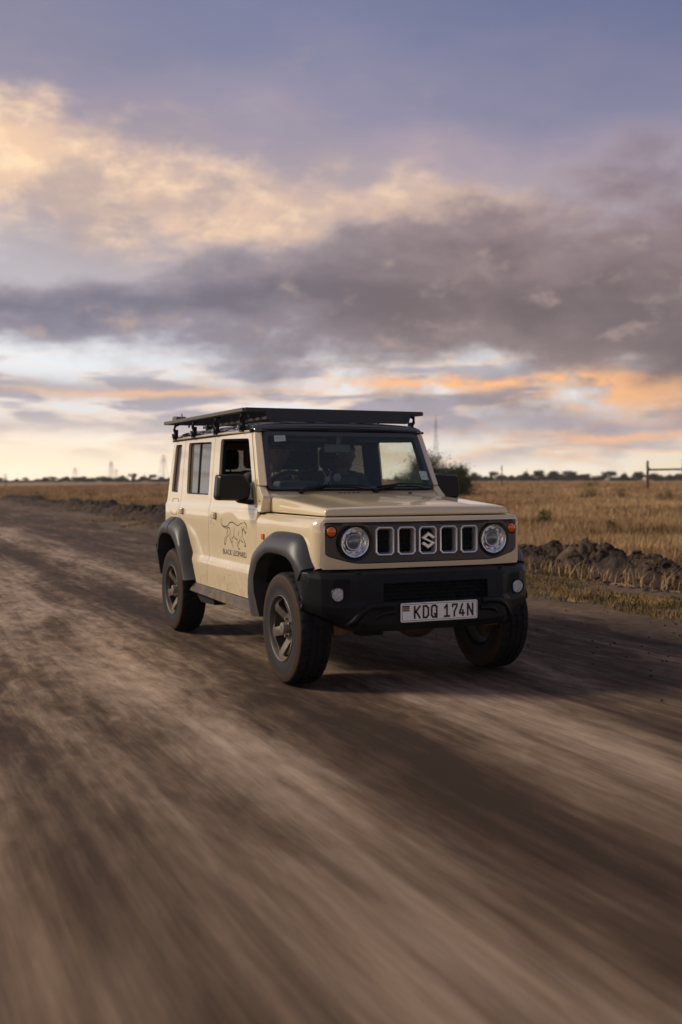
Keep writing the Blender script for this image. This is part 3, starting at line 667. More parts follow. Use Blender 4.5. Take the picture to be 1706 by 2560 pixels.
bm=bmesh.new(); f_=circ(-.2255,.497,.0045,12); bm.faces.new([bm.verts.new((a,npy-.0019,b)) for a,b in f_]); fin('flag_shield',bm,RED,plate)
# ---- windscreen
KW=(.862-.662)/(1.594-1.197)
def wmap(off=0):
    def f(u,v): return (u,.862-(1.594-v)*KW-.010*(1-(u/.6)**2)+off,v)
    return f
WX=[-.5,-.3,-.1,.1,.3,.5]
GO=rpoly([(-.6045,1.594),(.6045,1.594),(.6395,1.193),(-.6395,1.193)],.045,5)
GI=rpoly([(-.574,1.566),(.574,1.566),(.605,1.212),(-.605,1.212)],.035,5)
ws=shell('windscreen',GO,[],wmap(),(0,-1,.5),WGL,CAR,th=0,us=WX,vs=[],bevel=0)
shell('glass_border',GO,[GI],wmap(-.0015),(0,-1,.5),FRIT,ws,th=.0,us=WX,bevel=0)
GS=rpoly([(-.612,1.601),(.612,1.601),(.6485,1.186),(-.6485,1.186)],.05,5)
shell('windscreen_seal',GS,[rpoly([(-.596,1.588),(.596,1.588),(.630,1.200),(-.630,1.200)],.04,5)],wmap(.006),(0,-1,.5),DARK,ws,th=.015,us=WX,bevel=0)
def decal(name,pts,mat,off=-.003,par=ws):
    f=wmap(off); bm=bmesh.new(); bm.faces.new([bm.verts.new(f(*p)) for p in pts]); return fin(name,bm,mat,par)
STK=pmat('pale_blue_sticker',(.38,.46,.47),.5)
decal('windscreen_sticker',[(-.526,1.565),(-.443,1.568),(-.446,1.527),(-.530,1.521)],STK)
decal('sticker_dot',circ(-.504,1.5475,.0045,10),RED,-.004); 
bm=bmesh.new(); f=wmap(-.004)
for k,w_ in enumerate((.006,.005,.006,.004)): 
    xx=-.494+k*.008; bm.faces.new([bm.verts.new(f(a,b)) for a,b in ((xx,1.546),(xx+w_,1.5463),(xx+w_,1.5495),(xx,1.5492))])
fin('sticker_print',bm,INK,ws)
decal('licence_disc',[(.546,1.320),(.605,1.317),(.612,1.253),(.551,1.256)],pmat('green_paper',(.40,.50,.46),.6,var=(.3,60)))
# wipers
for (xa,ya,za),(xb,yb,zb),(xc,yc,zc) in (((-.402,.640,1.180),(-.201,.668,1.222),(.110,.650,1.206)),((.16,.640,1.180),(.350,.672,1.228),(.615,.655,1.208))):
    bm=bmesh.new(); tube(bm,[(xa,ya-.004,za),(xa+.07,ya-.004,za+.018),(xb,yb-.022,zb)],[.013,.011,.006],8)
    tube(bm,[(xb-.17,yb-.022,zb-.020),(xb,yb-.022,zb),(xc-.1,yb-.024,zb-.004),(xc,yc-.018,zc)],[.004,.006,.005,.003],6)
    bmesh.ops.create_uvsphere(bm,u_segments=12,v_segments=8,radius=.018,matrix=Matrix.Translation((xa,ya,za-.004)))
    fin('wiper',bm,PLS,ws)
# ---- roof
def rooftop():
    bm=bmesh.new()
    prof=[(-.660,1.597),(-.661,1.606),(-.657,1.622),(-.644,1.637),(-.615,1.648),(-.55,1.656),(-.42,1.663),(-.2,1.669),(0,1.671)]
    prof+=[(-a,b) for a,b in prof[::-1][1:]]
    ys=[.868,.872,.884,.905,.94]+[.94+.01+i*.0225 for i in range(90)]+[2.99,3.02,3.045]
    vv=[]
    for y_ in ys:
        r=[]
        e=interp(y_,[(.868,0),(.872,.35),(.884,.68),(.905,.88),(.94,1),(2.98,1),(3.02,.8),(3.045,.3)])
        for a,b in prof:
            bead=0
            if 1.0<y_<2.95 and 1.62<b:
                k=(y_-1.0)%.335; bead=.011*max(0,math.sin(PI*min(k/.16,1))) if k<.16 else 0
            r.append(bm.verts.new((a*(1-.02*(1-e)),y_,1.597+(b-1.597)*e+bead*(1 if abs(a)<.65 else .4))))
        vv.append(r)
    for i in range(len(ys)-1):
        for j in range(len(prof)-1): bm.faces.new((vv[i][j],vv[i][j+1],vv[i+1][j+1],vv[i+1][j]))
    return fin('roof',bm,BLKP,CAR,sharp=70,solid=.02)
roof=rooftop()
bm=bmesh.new(); tube(bm,[(-.678,.905,1.602),(-.60,.878,1.606),(-.3,.868,1.614),(0,.866,1.617),(.3,.868,1.614),(.60,.878,1.606),(.678,.905,1.602)],.0095,8); fin('roof_front_trim',bm,PLS,roof,sharp=80)
bm=bmesh.new(); tube(bm,[(-.64,.893,1.626),(-.3,.880,1.636),(0,.878,1.638),(.3,.880,1.636),(.64,.893,1.626)],.004,6); fin('roof_front_lip',bm,BLKP,roof)
bm=bmesh.new(); box(bm,(0,1.95,1.590),(1.26,2.10,.012)); fin('headliner',bm,TRIM,CAR)
bm=bmesh.new(); hexa(bm,[(-.68,3.05,.45),(.68,3.05,.45),(.68,3.13,.45),(-.68,3.13,.45),(-.66,3.05,1.10),(.66,3.05,1.10),(.66,3.12,1.10),(-.66,3.12,1.10)])
tg=fin('tailgate',bm,PAINT,CAR,bevel=.01)
bm=bmesh.new()
for pts in ((-.64,-.52),(.52,.64)): hexa(bm,[(pts[0],3.06,1.10),(pts[1],3.06,1.10),(pts[1],3.11,1.10),(pts[0],3.11,1.10),(pts[0],2.98,1.59),(pts[1],2.98,1.59),(pts[1],3.02,1.59),(pts[0],3.02,1.59)])
hexa(bm,[(-.52,3.0,1.52),(.52,3.0,1.52),(.52,3.04,1.52),(-.52,3.04,1.52),(-.52,2.98,1.59),(.52,2.98,1.59),(.52,3.02,1.59),(-.52,3.02,1.59)])
fin('tailgate_frame',bm,PAINT,tg,bevel=.006)
bm=bmesh.new(); bm.faces.new([bm.verts.new(p) for p in ((-.52,3.085,1.10),(.52,3.085,1.10),(.52,3.01,1.53),(-.52,3.01,1.53))]); fin('rear_window',bm,SGL,tg)
bm=bmesh.new(); lathe(bm,[(0,-.09),(.19,-.09),(.21,-.10),(.31,-.10),(.34,-.07),(.345,0),(.34,.07),(.31,.10),(.21,.10),(.19,.05),(0,.05)],40); xf(bm,Matrix.Translation((-.06,3.26,.86))@Matrix.Rotation(PI/2,4,'Z')); fin('spare_wheel',bm,RUB,CAR)
bm=bmesh.new(); box(bm,(0,3.15,.55),(1.50,.14,.17)); fin('rear_bumper',bm,PLB,CAR,bevel=.02)
# ---- wheels
def wheel(x,y,s):
    t=s*1.0
    def put(bm): xf(bm,Matrix.Translation((x,y,.3425))@Matrix.Diagonal((t,1,1,1)))
    bm=bmesh.new(); n=150
    prof=[(.196,.080),(.203,.096),(.212,.102),(.222,.100),(.25,.107),(.285,.109),(.310,.106),(.326,.100),(.335,.092),(.3435,.076),(.3445,.052),(.3445,.050),(.336,.048),(.336,.040),(.3445,.038),(.345,.006),(.337,.004),(.337,-.004),(.345,-.006),(.3445,-.038),(.336,-.040),(.336,-.048),(.3445,-.050),(.3435,-.076),(.335,-.092),(.31,-.106),(.25,-.107),(.20,-.09),(.19,-.05)]
    def rm(k,j): 
        if j in (8,9,10,11,22,23,24) and k%5==0: return -.007
        if 14<=j<=15 or 18<=j<=19: return -.004 if (k+2)%5==0 else 0
        return 0
    lathe(bm,prof,n,rmod=rm); put(bm); ob=bpy.data.objects
    w=thing('x',(0,0,0),None,None) if False else None
    ty=fin('wheel',bm,RUBW,CAR,sharp=28)
    ty.location=(x-CAR.location.x,y-CAR.location.y,.3425-CAR.location.z)
    ty.data.transform(Matrix.Translation((-x,-y,-.3425)))
    def sub(nm,bm,mat,**k):
        xf(bm,Matrix.Diagonal((t,1,1,1))); o=fin(nm,bm,mat,ty,**k); return o
    bm=bmesh.new(); lathe(bm,[(.198,.085),(.2055,.098),(.2055,.103),(.202,.105),(.197,.101),(.1945,.090),(.190,.078),(.186,.040),(.180,-.02),(.176,-.08)],72); rim=sub('rim',bm,RIM,sharp=40)
    bm=bmesh.new(); lathe(bm,[(.150,-.03),(.150,-.015),(.06,-.01),(.0,-.01)],32); sub('brake_disc',bm,DUSTY)
    # spoked face
    hs=[]
    for k in range(6):
        a=2*PI*k/6+.25
        def pp(r,da): return (r*math.cos(a+da),r*math.sin(a+da))
        hs.append(rpoly([pp(.088,-.16),pp(.172,-.36),pp(.180,-.18),pp(.182,0),pp(.180,.18),pp(.172,.36),pp(.088,.16)],.012,3))
    def fm(u,v):
        r=math.hypot(u,v); a=math.atan2(v,u)
        d=interp(r,[(0,.052),(.05,.050),(.08,.046),(.12,.060),(.15,.074),(.19,.080)])
        d+=.009*math.cos(6*(a-.25)+PI)*max(0,min(1,(r-.05)/.04))
        return (d,u,v)
    L=[-.16,-.12,-.08,-.05,-.02,.02,.05,.08,.12,.16]
    bm=bmesh.new()
    o=shell('spoke_disc',circ(0,0,.1925,48),hs,lambda u,v:(t*fm(u,v)[0],u,v),(t,0,0),RIM,ty,th=.022,us=L,vs=L,bevel=.004,seg=2,ang=45)
    bm=bmesh.new(); lathe(bm,[(.036,.03),(.036,.088),(.033,.096),(.026,.098),(0,.099)],32); sub('hub_cap',bm,ALUD,bevel=0,sharp=30)
    bm=bmesh.new()
    ev=[bm.verts.new((.1015,(.5-p[0])*-.030 if t<0 else (.5-p[0])*.030,(.5-p[1])*.034)) for p in EMB]; bm.faces.new(ev); bm.normal_update(); bmesh.ops.triangulate(bm,faces=bm.faces[:]); sub('hub_emblem',bm,CHR)
    bm=bmesh.new()
    for k in range(5):
        a=2*PI*k/5; lathe2=bmesh.ops.create_cone(bm,cap_ends=True,segments=6,radius1=.010,radius2=.009,depth=.02,matrix=Matrix.Translation((.060,.056*math.cos(a),.056*math.sin(a)))@Matrix.Rotation(PI/2,4,'Y'))
    sub('wheel_nut',bm,ALUD,sharp=30)
    return ty
RUBW=RUB; ALUD=pmat('dusty_aluminium',(.30,.27,.235),.4,metal=.7)
for y_ in (0,2.59):
    for s in (-1,1): wheel(s*.695,y_,s)
# axles, chassis, under-bumper parts
for y_ in (0,2.59):
    bm=bmesh.new(); tube(bm,[(-.60,y_,.345),(.60,y_,.345)],.036,10)
    bmesh.ops.create_uvsphere(bm,u_segments=16,v_segments=10,radius=1,matrix=Matrix.Translation((.14,y_,.345))@Matrix.Diagonal((.15,.12,.115,1)))
    fin('axle',bm,DUSTY,CAR)
bm=bmesh.new()
for s in (-1,1):
    hexa(bm,[(s*.36,-.36,.40),(s*.42,-.36,.40),(s*.42,2.9,.40),(s*.36,2.9,.40),(s*.36,-.36,.50),(s*.42,-.36,.50),(s*.42,2.9,.50),(s*.36,2.9,.50)])
for y_ in (.75,1.6,2.3): box(bm,(0,y_,.45),(.72,.08,.07))
fin('chassis_frame',bm,DARK,CAR)
DBS=pmat('dusty_brown_steel',(.16,.105,.07),.85,var=(.3,20))
for s in (-1,1):
    bm=bmesh.new(); tube(bm,[(s*.50,.02,.33),(s*.47,.3,.35),(s*.44,.75,.42)],.028,8)
    tube(bm,[(s*.50,-.30,.372),(s*.50,-.02,.330)],.034,8); box(bm,(s*.51,-.26,.375),(.13,.10,.10))
    tube(bm,[(s*.50,.04,.38),(s*.46,.06,.75)],.045,10)
    fin('suspension_arm',bm,DBS,CAR,bevel=.006)
bm=bmesh.new(); tube(bm,[(-.6,-.12,.32),(.55,-.12,.335)],.014,8); fin('steering_rod',bm,DUSTY,CAR)
bm=bmesh.new(); box(bm,(-.36,-.33,.345),(.16,.12,.05)); box(bm,(.0,-.28,.352),(.5,.10,.03)); fin('bash_plate',bm,DARK,CAR,bevel=.01)
# ---- roof rack
rk=None; RZ=1.735
rk=None
for s in (1,-1):
    bm=bmesh.new(); hexa(bm,[(s*.680,.965,RZ),(s*.716,.965,RZ),(s*.716,3.13,RZ+.006),(s*.680,3.13,RZ+.006),(s*.680,.965,RZ+.028),(s*.716,.965,RZ+.028),(s*.716,3.13,RZ+.034),(s*.680,3.13,RZ+.034)])
    r_=fin('roof_rack' if s==1 else 'side_rail',bm,RACKG,CAR if s==1 else rk,bevel=.005); rk=rk or r_
bm=bmesh.new(); box(bm,(0,.966,RZ+.014),(1.40,.036,.030)); fin('front_bar',bm,RACK,rk,bevel=.006)
bm=bmesh.new(); box(bm,(0,3.11,RZ+.020),(1.36,.036,.028)); fin('rear_bar',bm,RACK,rk,bevel=.005)
for k in range(13):
    bm=bmesh.new(); yy=1.10+k*.157; box(bm,(0,yy,RZ+.012+.003*(yy-1)/2),(1.358,.052,.020)); fin('slat',bm,RACK,rk,bevel=.004)
for xx in (-.35,.35):
    bm=bmesh.new(); box(bm,(xx,2.04,RZ-.012),(.040,2.10,.022)); fin('cross_member',bm,RACK,rk,bevel=.003)
bm=bmesh.new()
pp=rpoly([(-.555,1.752),(.60,1.752),(.575,1.668),(-.53,1.668)],[.005,.005,.03,.03],5)
a=[bm.verts.new((u,.925+(v-1.668)*.28,v)) for u,v in pp]; b=[bm.verts.new((u,.931+(v-1.668)*.28,v)) for u,v in pp]
bm.faces.new(a); bm.faces.new(b[::-1])
for i in range(len(pp)): bm.faces.new((a[i],a[(i+1)%len(pp)],b[(i+1)%len(pp)],b[i]))
fin('wind_deflector',bm,pmat('deflector_black',(.018,.020,.022),.45),rk,sharp=30)
bm=bmesh.new()
for s in (-1,1):
    box(bm,(s*.20,.975,1.668),(.07,.04,.03))
fin('deflector_bracket',bm,RACK,rk,bevel=.003)
for s in (-1,1):
    for y_ in (1.085,1.70,2.31,2.88):
        bm=bmesh.new()
        tube(bm,[(s*.650,y_-.02,RZ+.002),(s*.685,y_-.022,1.722),(s*.690,y_-.012,1.690),(s*.676,y_,1.655)],[.012,.014,.013,.012],8)
        hexa(bm,[(s*.662,y_-.035,1.600),(s*.662,y_+.040,1.600),(s*.692,y_+.036,1.600),(s*.692,y_-.035,1.600),(s*.655,y_-.018,1.690),(s*.655,y_+.020,1.690),(s*.683,y_+.016,1.690),(s*.683,y_-.014,1.690)])
        box(bm,(s*.698,y_-.005,1.632),(.016,.050,.030),Matrix.Rotation(.5,3,'X'))
        ft=fin('rack_foot',bm,PLS,rk,bevel=.004)
        bm=bmesh.new(); bmesh.ops.create_cone(bm,cap_ends=True,segments=8,radius1=.006,radius2=.006,depth=.006,matrix=Matrix.Translation((s*.7075,y_-.005,1.634))@Matrix.Rotation(PI/2,4,'Y')); fin('bolt',bm,CHR,ft)
bm=bmesh.new(); hexa(bm,[(-.640,2.98,1.772),(-.55,2.98,1.772),(-.55,3.12,1.772),(-.640,3.12,1.772),(-.640,3.00,1.812),(-.55,3.00,1.812),(-.55,3.12,1.812),(-.640,3.12,1.812)])
tube(bm,[(-.60,3.14,1.79),(-.60,3.17,1.818),(-.60,3.20,1.822)],.005,6); tube(bm,[(-.62,2.86,1.77),(-.62,2.88,1.83)],.006,6)
fin('rack_camera_box',bm,pmat('grey_box',(.12,.11,.10),.7),rk,bevel=.004)
bm=bmesh.new(); tube(bm,[(-.40,2.80,1.66),(-.40,2.80,1.72)],.03,10); tube(bm,[(-.40,2.8,1.705),(-.40,2.86,1.735)],.012,6); fin('aerial_base',bm,PLS,rk)
for k in range(5):
    bm=bmesh.new(); tube(bm,[(-.55,1.3+k*.4,RZ-.024),(-.55,1.3+k*.4,RZ+.002)],.008,6); fin('rack_bolt',bm,RACK,rk)
# ---- interior
def seat(x,y,w=.48):
    bm=bmesh.new(); box(bm,(x,y,.86),(w,.50,.16)); st=fin('seat',bm,SEAT,CAR,bevel=.05,seg=3)
    bm=bmesh.new(); hexa(bm,[(x-w/2,y+.16,.88),(x+w/2,y+.16,.88),(x+w/2,y+.30,.88),(x-w/2,y+.30,.88),(x-w/2+.06,y+.27,1.33),(x+w/2-.06,y+.27,1.33),(x+w/2-.06,y+.37,1.33),(x-w/2+.06,y+.37,1.33)])
    fin('backrest',bm,SEAT,st,bevel=.04,seg=3)
    bm=bmesh.new(); box(bm,(x,y+.34,1.43),(.27,.10,.17)); fin('headrest',bm,SEAT,st,bevel=.035,seg=3)
    bm=bmesh.new()
    for dx in (-.06,.06): tube(bm,[(x+dx,y+.33,1.30),(x+dx,y+.34,1.38)],.007,6)
    fin('headrest_post',bm,ALU,st)
seat(-.34,1.30); seat(.34,1.42); seat(-.33,2.28,.5); seat(.33,2.28,.5)
bm=bmesh.new()
sec=[(.66,1.16),(.72,1.185),(.86,1.20),(1.00,1.195),(1.04,1.16),(1.03,.98),(.98,.80),(.66,.80)]
v1=[bm.verts.new((-.655,a,b)) for a,b in sec]; v2=[bm.verts.new((.655,a,b)) for a,b in sec]
bm.faces.new(v1); bm.faces.new(v2[::-1])
for i in range(8): bm.faces.new((v1[i],v1[(i+1)%8],v2[(i+1)%8],v2[i]))
ds=fin('dashboard',bm,DASH,CAR,bevel=.02,seg=3)
bm=bmesh.new(); box(bm,(-.33,.93,1.215),(.30,.14,.07)); fin('instrument_hood',bm,DASH,ds,bevel=.02,seg=3)
bm=bmesh.new(); box(bm,(.05,.985,1.225),(.24,.03,.11)); fin('infotainment_screen',bm,PLS,ds,bevel=.008)
def ringmesh(c,R,r,rot,n=36,m=8):
    bm=bmesh.new()
    vs=[[bm.verts.new(c+rot@Vector(((R+r*math.cos(2*PI*j/m))*math.cos(2*PI*i/n),(R+r*math.cos(2*PI*j/m))*math.sin(2*PI*i/n),r*math.sin(2*PI*j/m)))) for j in range(m)] for i in range(n)]
    for i in range(n):
        for j in range(m): bm.faces.new((vs[i][j],vs[(i+1)%n][j],vs[(i+1)%n][(j+1)%m],vs[i][(j+1)%m]))
    return bm
rot=Matrix.Rotation(R_(-62),3,'X')
SWC=Vector((-.33,1.13,1.155)); bm=ringmesh(SWC,.180,.014,rot)
sw=fin('steering_wheel',bm,SEAT,CAR,sharp=80)
bm=bmesh.new(); box(bm,SWC,(.33,.045,.02),rot); box(bm,SWC+rot@Vector((0,-.08,0)),(.04,.16,.02),rot); box(bm,SWC,(.12,.10,.05),rot); fin('steering_spokes',bm,SEAT,sw,bevel=.01)
bm=bmesh.new(); tube(bm,[SWC,SWC+Vector((0,-.30,-.14))],.03,8); fin('steering_column',bm,SEAT,sw)
# phone holder on the dash (crossed arms and a round pad)
ph=None; bm=bmesh.new(); MX=pmat('holder_grey',(.20,.21,.22),.5)
c0=Vector((-.115,.86,1.262))
box(bm,c0,(.030,.022,.030)); tube(bm,[(-.115,.88,1.20),c0],.008,6)
for a,b in ((-.034,.055),(.034,.060),(-.036,-.045),(.030,-.048)): tube(bm,[c0,c0+Vector((a,-.006,b))],.0035,5)
fin('phone_holder',bm,MX,CAR,bevel=0)
bm=ringmesh(Vector((-.03,.88,1.272)),.033,.0035,Matrix.Rotation(PI/2,3,'X'),28,6); rg=fin('dash_dial',bm,DARK,CAR)
bm=bmesh.new(); lathe(bm,[(.031,0),(.02,.004),(0,.005)],24); xf(bm,Matrix.Translation((-.03,.878,1.272))@Matrix.Rotation(-PI/2,4,'Z')); fin('dial_face',bm,pmat('dial_grey',(.16,.17,.18),.4),rg)
bm=bmesh.new(); tube(bm,[(-.03,.90,1.20),(-.03,.885,1.245)],.01,6); fin('dial_stem',bm,DARK,rg)
bm=bmesh.new(); box(bm,(0,.95,1.484),(.205,.028,.062)); im=fin('rear_view_mirror',bm,pmat('mirror_back',(.11,.13,.135),.5),CAR,bevel=.014,seg=4)
bm=bmesh.new(); tube(bm,[(0,.95,1.505),(0,.90,1.575)],.008,6); tube(bm,[(-.018,.90,1.57),(-.012,.93,1.52)],.004,5); tube(bm,[(.018,.90,1.57),(.012,.93,1.52)],.004,5); tube(bm,[(0,.95,1.45),(0,.95,1.436)],.007,6); fin('mirror_stalk',bm,MX,im)
for s in (-1,1):
    bm=bmesh.new(); tube(bm,[(s*.625,1.76,1.50),(s*.60,1.72,1.30),(s*.42,1.62,1.05),(s*.30,1.55,.92)],.012,5); fin('seat_belt',bm,DARK,CAR)
    bm=bmesh.new(); box(bm,(s*.30,.90,1.556),(.36,.13,.012),Matrix.Rotation(.35,3,'X')); fin('sun_visor',bm,TRIM,CAR,bevel=.004)
# ---- door decal: outline of a walking big cat and the lettering under it
LEO=[[(1.433,0.972),(1.450,0.964),(1.454,0.946),(1.441,0.929),(1.401,0.919),(1.334,0.918),(1.298,0.925),(1.269,0.940),(1.243,0.949),(1.204,0.953),(1.165,0.951),(1.120,0.942),(1.079,0.933),(1.048,0.936),(1.010,0.949),(0.976,0.952),(0.936,0.963)],
[(1.442,0.926),(1.401,0.912),(1.335,0.906),(1.291,0.909),(1.269,0.914),(1.255,0.908),(1.244,0.894),(1.227,0.875),(1.216,0.864)],
[(0.913,0.970),(0.916,0.963),(0.902,0.955),(0.880,0.947),(0.875,0.933),(0.867,0.914)],
[(0.876,0.901),(0.887,0.894),(0.904,0.894),(0.927,0.907),(0.935,0.914)],
[(0.914,0.891),(0.904,0.884),(0.891,0.884)],
[(0.920,0.933),(0.940,0.914),(0.957,0.902),(0.965,0.882),(0.971,0.865),(0.986,0.853)],
[(0.978,0.929),(0.970,0.912),(0.965,0.891)],
[(1.291,0.905),(1.302,0.885),(1.317,0.864),(1.328,0.860)],
[(1.245,0.868),(1.292,0.854),(1.328,0.834),(1.343,0.813),(1.351,0.795),(1.370,0.782),(1.381,0.789),(1.377,0.812),(1.365,0.830),(1.350,0.847)],
[(1.231,0.856),(1.247,0.836),(1.228,0.819),(1.200,0.794),(1.172,0.770)],
[(1.206,0.825),(1.185,0.806)],
[(1.143,0.922),(1.149,0.891),(1.156,0.860),(1.178,0.842),(1.213,0.834)],
[(1.146,0.852),(1.122,0.840),(1.094,0.834),(1.077,0.837)],
[(1.038,0.898),(1.049,0.878),(1.056,0.863)],
[(1.077,0.837),(1.081,0.812),(1.077,0.792),(1.061,0.773),(1.037,0.766),(1.030,0.775)],
[(1.012,0.845),(1.032,0.825),(1.053,0.809),(1.050,0.796)],
[(1.008,0.834),(0.972,0.824),(0.948,0.818)],
[(0.958,0.850),(0.931,0.836),(0.912,0.818),(0.895,0.804),(0.902,0.793),(0.922,0.796),(0.932,0.807)]]
DEC=pmat('brown_black_vinyl',(.025,.018,.012),.5)
def onside(y,z,o): return Vector((-(hw(z)+o),y,z))
cat=None
for pl in LEO:
    bm=bmesh.new(); p=smooth_poly(pl,4); n=len(p)
    for i in range(n-1):
        a,b=Vector(p[i]),Vector(p[i+1])
        if (b-a).length<1e-5: continue
        t=(b-a).normalized(); nn=Vector((-t.y,t.x)); e=t*.0006
        w0=.0014+.0022*math.sin(PI*i/(n-1)); w1=.0014+.0022*math.sin(PI*(i+1)/(n-1)); o=.0010+.00002*(i%7)
        bm.faces.new([bm.verts.new(onside(v.x,v.y,o)) for v in (a-e-nn*w0,b+e-nn*w1,b+e+nn*w1,a-e+nn*w0)])
    o_=fin('big_cat_outline' if cat is None else 'outline_stroke',bm,DEC,cat or CAR); cat=cat or o_
def text_mesh(s):
    cu=bpy.data.curves.new('t','FONT'); cu.body=s; cu.size=1; cu.resolution_u=3; cu.space_character=.98
    ob=bpy.data.objects.new('t',cu); COL.objects.link(ob); dg=bpy.context.evaluated_depsgraph_get()
    me=bpy.data.meshes.new_from_object(ob.evaluated_get(dg)); bpy.data.objects.remove(ob); return me
me=text_mesh('BLACK LEOPARD')
xs=[v.co.x for v in me.vertices]; zs_=[v.co.y for v in me.vertices]; x0,x1,z0,z1=min(xs),max(xs),min(zs_),max(zs_)
for v in me.vertices:
    fx=(v.co.x-x0)/(x1-x0); fz=(v.co.y-z0)/(z1-z0)
    y=1.428+(.892-1.428)*fx; z=.712+fz*.040
    v.co=onside(y,z,.0012)
link('door_lettering',me,DEC,CAR)
# lettering is one print on the door skin; the doors' other side stays plain
# ================================================================== PEOPLE
SKIN=pmat('brown_skin',(.16,.085,.055),.55); HAIR=pmat('black_hair',(.008,.007,.006),.8)
CL1=pmat('dark_grey_shirt',(.045,.045,.05),.95); CL2=pmat('navy_top',(.02,.024,.035),.95); PALE=pmat('tan_skin',(.12,.07,.05),.6); BR=pmat('dark_brown_hair',(.03,.018,.011),.75)
def skinned(name,verts,edges,rad,mat,parent,lv=2,root=0):
    me=bpy.data.meshes.new(name); me.from_pydata(verts,edges,[]); o=bpy.data.objects.new(name,me); COL.objects.link(o)
    me.materials.append(mat)
    sm=o.modifiers.new('skin','SKIN'); sm.use_smooth_shade=True
    for i,r in enumerate(rad):
        sv=me.skin_vertices[0].data[i]; sv.radius=(r,r) if not isinstance(r,tuple) else r; sv.use_root=(i==root)
    ss=o.modifiers.new('sub','SUBSURF'); ss.levels=lv; ss.render_levels=lv
    dg=bpy.context.evaluated_depsgraph_get(); m2=bpy.data.meshes.new_from_object(o.evaluated_get(dg)); bpy.data.objects.remove(o)
    for p in m2.polygons: p.use_smooth=True
    m2.name=name; o=bpy.data.objects.new(name,m2); COL.objects.link(o)
    if not m2.materials: m2.materials.append(mat)
    if parent: o.parent=parent; o.location=-parent.location if parent.type=='EMPTY' else (0,0,0)
    return o
def head(c,turn,skin,hair,par,long=False):
    """skull, brow, nose, mouth, ears and hair round centre c; turn about z (0 looks to -y)"""
    Rm=Matrix.Translation(c)@Matrix.Rotation(turn,4,'Z')
    bm=bmesh.new(); bmesh.ops.create_uvsphere(bm,u_segments=32,v_segments=24,radius=1)
    for v in bm.verts:
        x_,y_,z_=v.co; w=.076; d=.094; h=.112
        if z_<0: w*=1-.28*z_*z_; d*=1-.10*z_*z_
        X_,Y_,Z_=x_*w,y_*d,z_*h
        if y_<0 and z_<-.3: Y_-=.010*(-z_-.3)
        if y_<0:
            Y_-=.022*math.exp(-((X_/.011)**2))*math.exp(-(((Z_+.018)/.020)**2))          # nose
            Y_+=.012*math.exp(-(((abs(X_)-.031)/.015)**2))*math.exp(-(((Z_-.012)/.012)**2))  # eye sockets
            Y_-=.006*math.exp(-(((Z_-.034)/.010)**2))                                      # brow
            Y_-=.006*math.exp(-((X_/.022)**2))*math.exp(-(((Z_+.056)/.008)**2))            # lips
            Y_-=.006*math.exp(-((X_/.02)**2))*math.exp(-(((Z_+.092)/.012)**2))             # chin
        v.co=(X_,Y_,Z_)
    for s in (-1,1):
        bmesh.ops.create_uvsphere(bm,u_segments=10,v_segments=8,radius=1,matrix=Matrix.Translation((s*.078,.004,0))@Matrix.Diagonal((.009,.018,.030,1)))
    xf(bm,Rm); hd=fin('head',bm,skin,par,sharp=180)
    bm=bmesh.new()
    for s in (-1,1): bmesh.ops.create_uvsphere(bm,u_segments=10,v_segments=8,radius=.0105,matrix=Matrix.Translation((s*.031,-.0745,.012)))
    xf(bm,Rm); fin('eye',bm,pmat('dark_eye',(.03,.025,.02),.3),hd)
    bm=bmesh.new(); bmesh.ops.create_uvsphere(bm,u_segments=32,v_segments=24,radius=1)
    dl=[v for v in bm.verts if (v.co.z<.25 and v.co.y<.0) or v.co.z<(-.95 if long else -.35)]
    bmesh.ops.delete(bm,geom=dl,context='VERTS')
    for v in bm.verts:
        n_=.004*math.sin(v.co.x*23+v.co.z*17)+.003*math.sin(v.co.y*31)
        z_=v.co.z; v.co=(v.co.x*(.087+n_),v.co.y*(.107+n_)+.002,z_*(.124+n_) if z_>-.2 or not long else z_*.19)
    xf(bm,Rm); fin('hair',bm,hair,hd,sharp=180,solid=.006)
    return hd
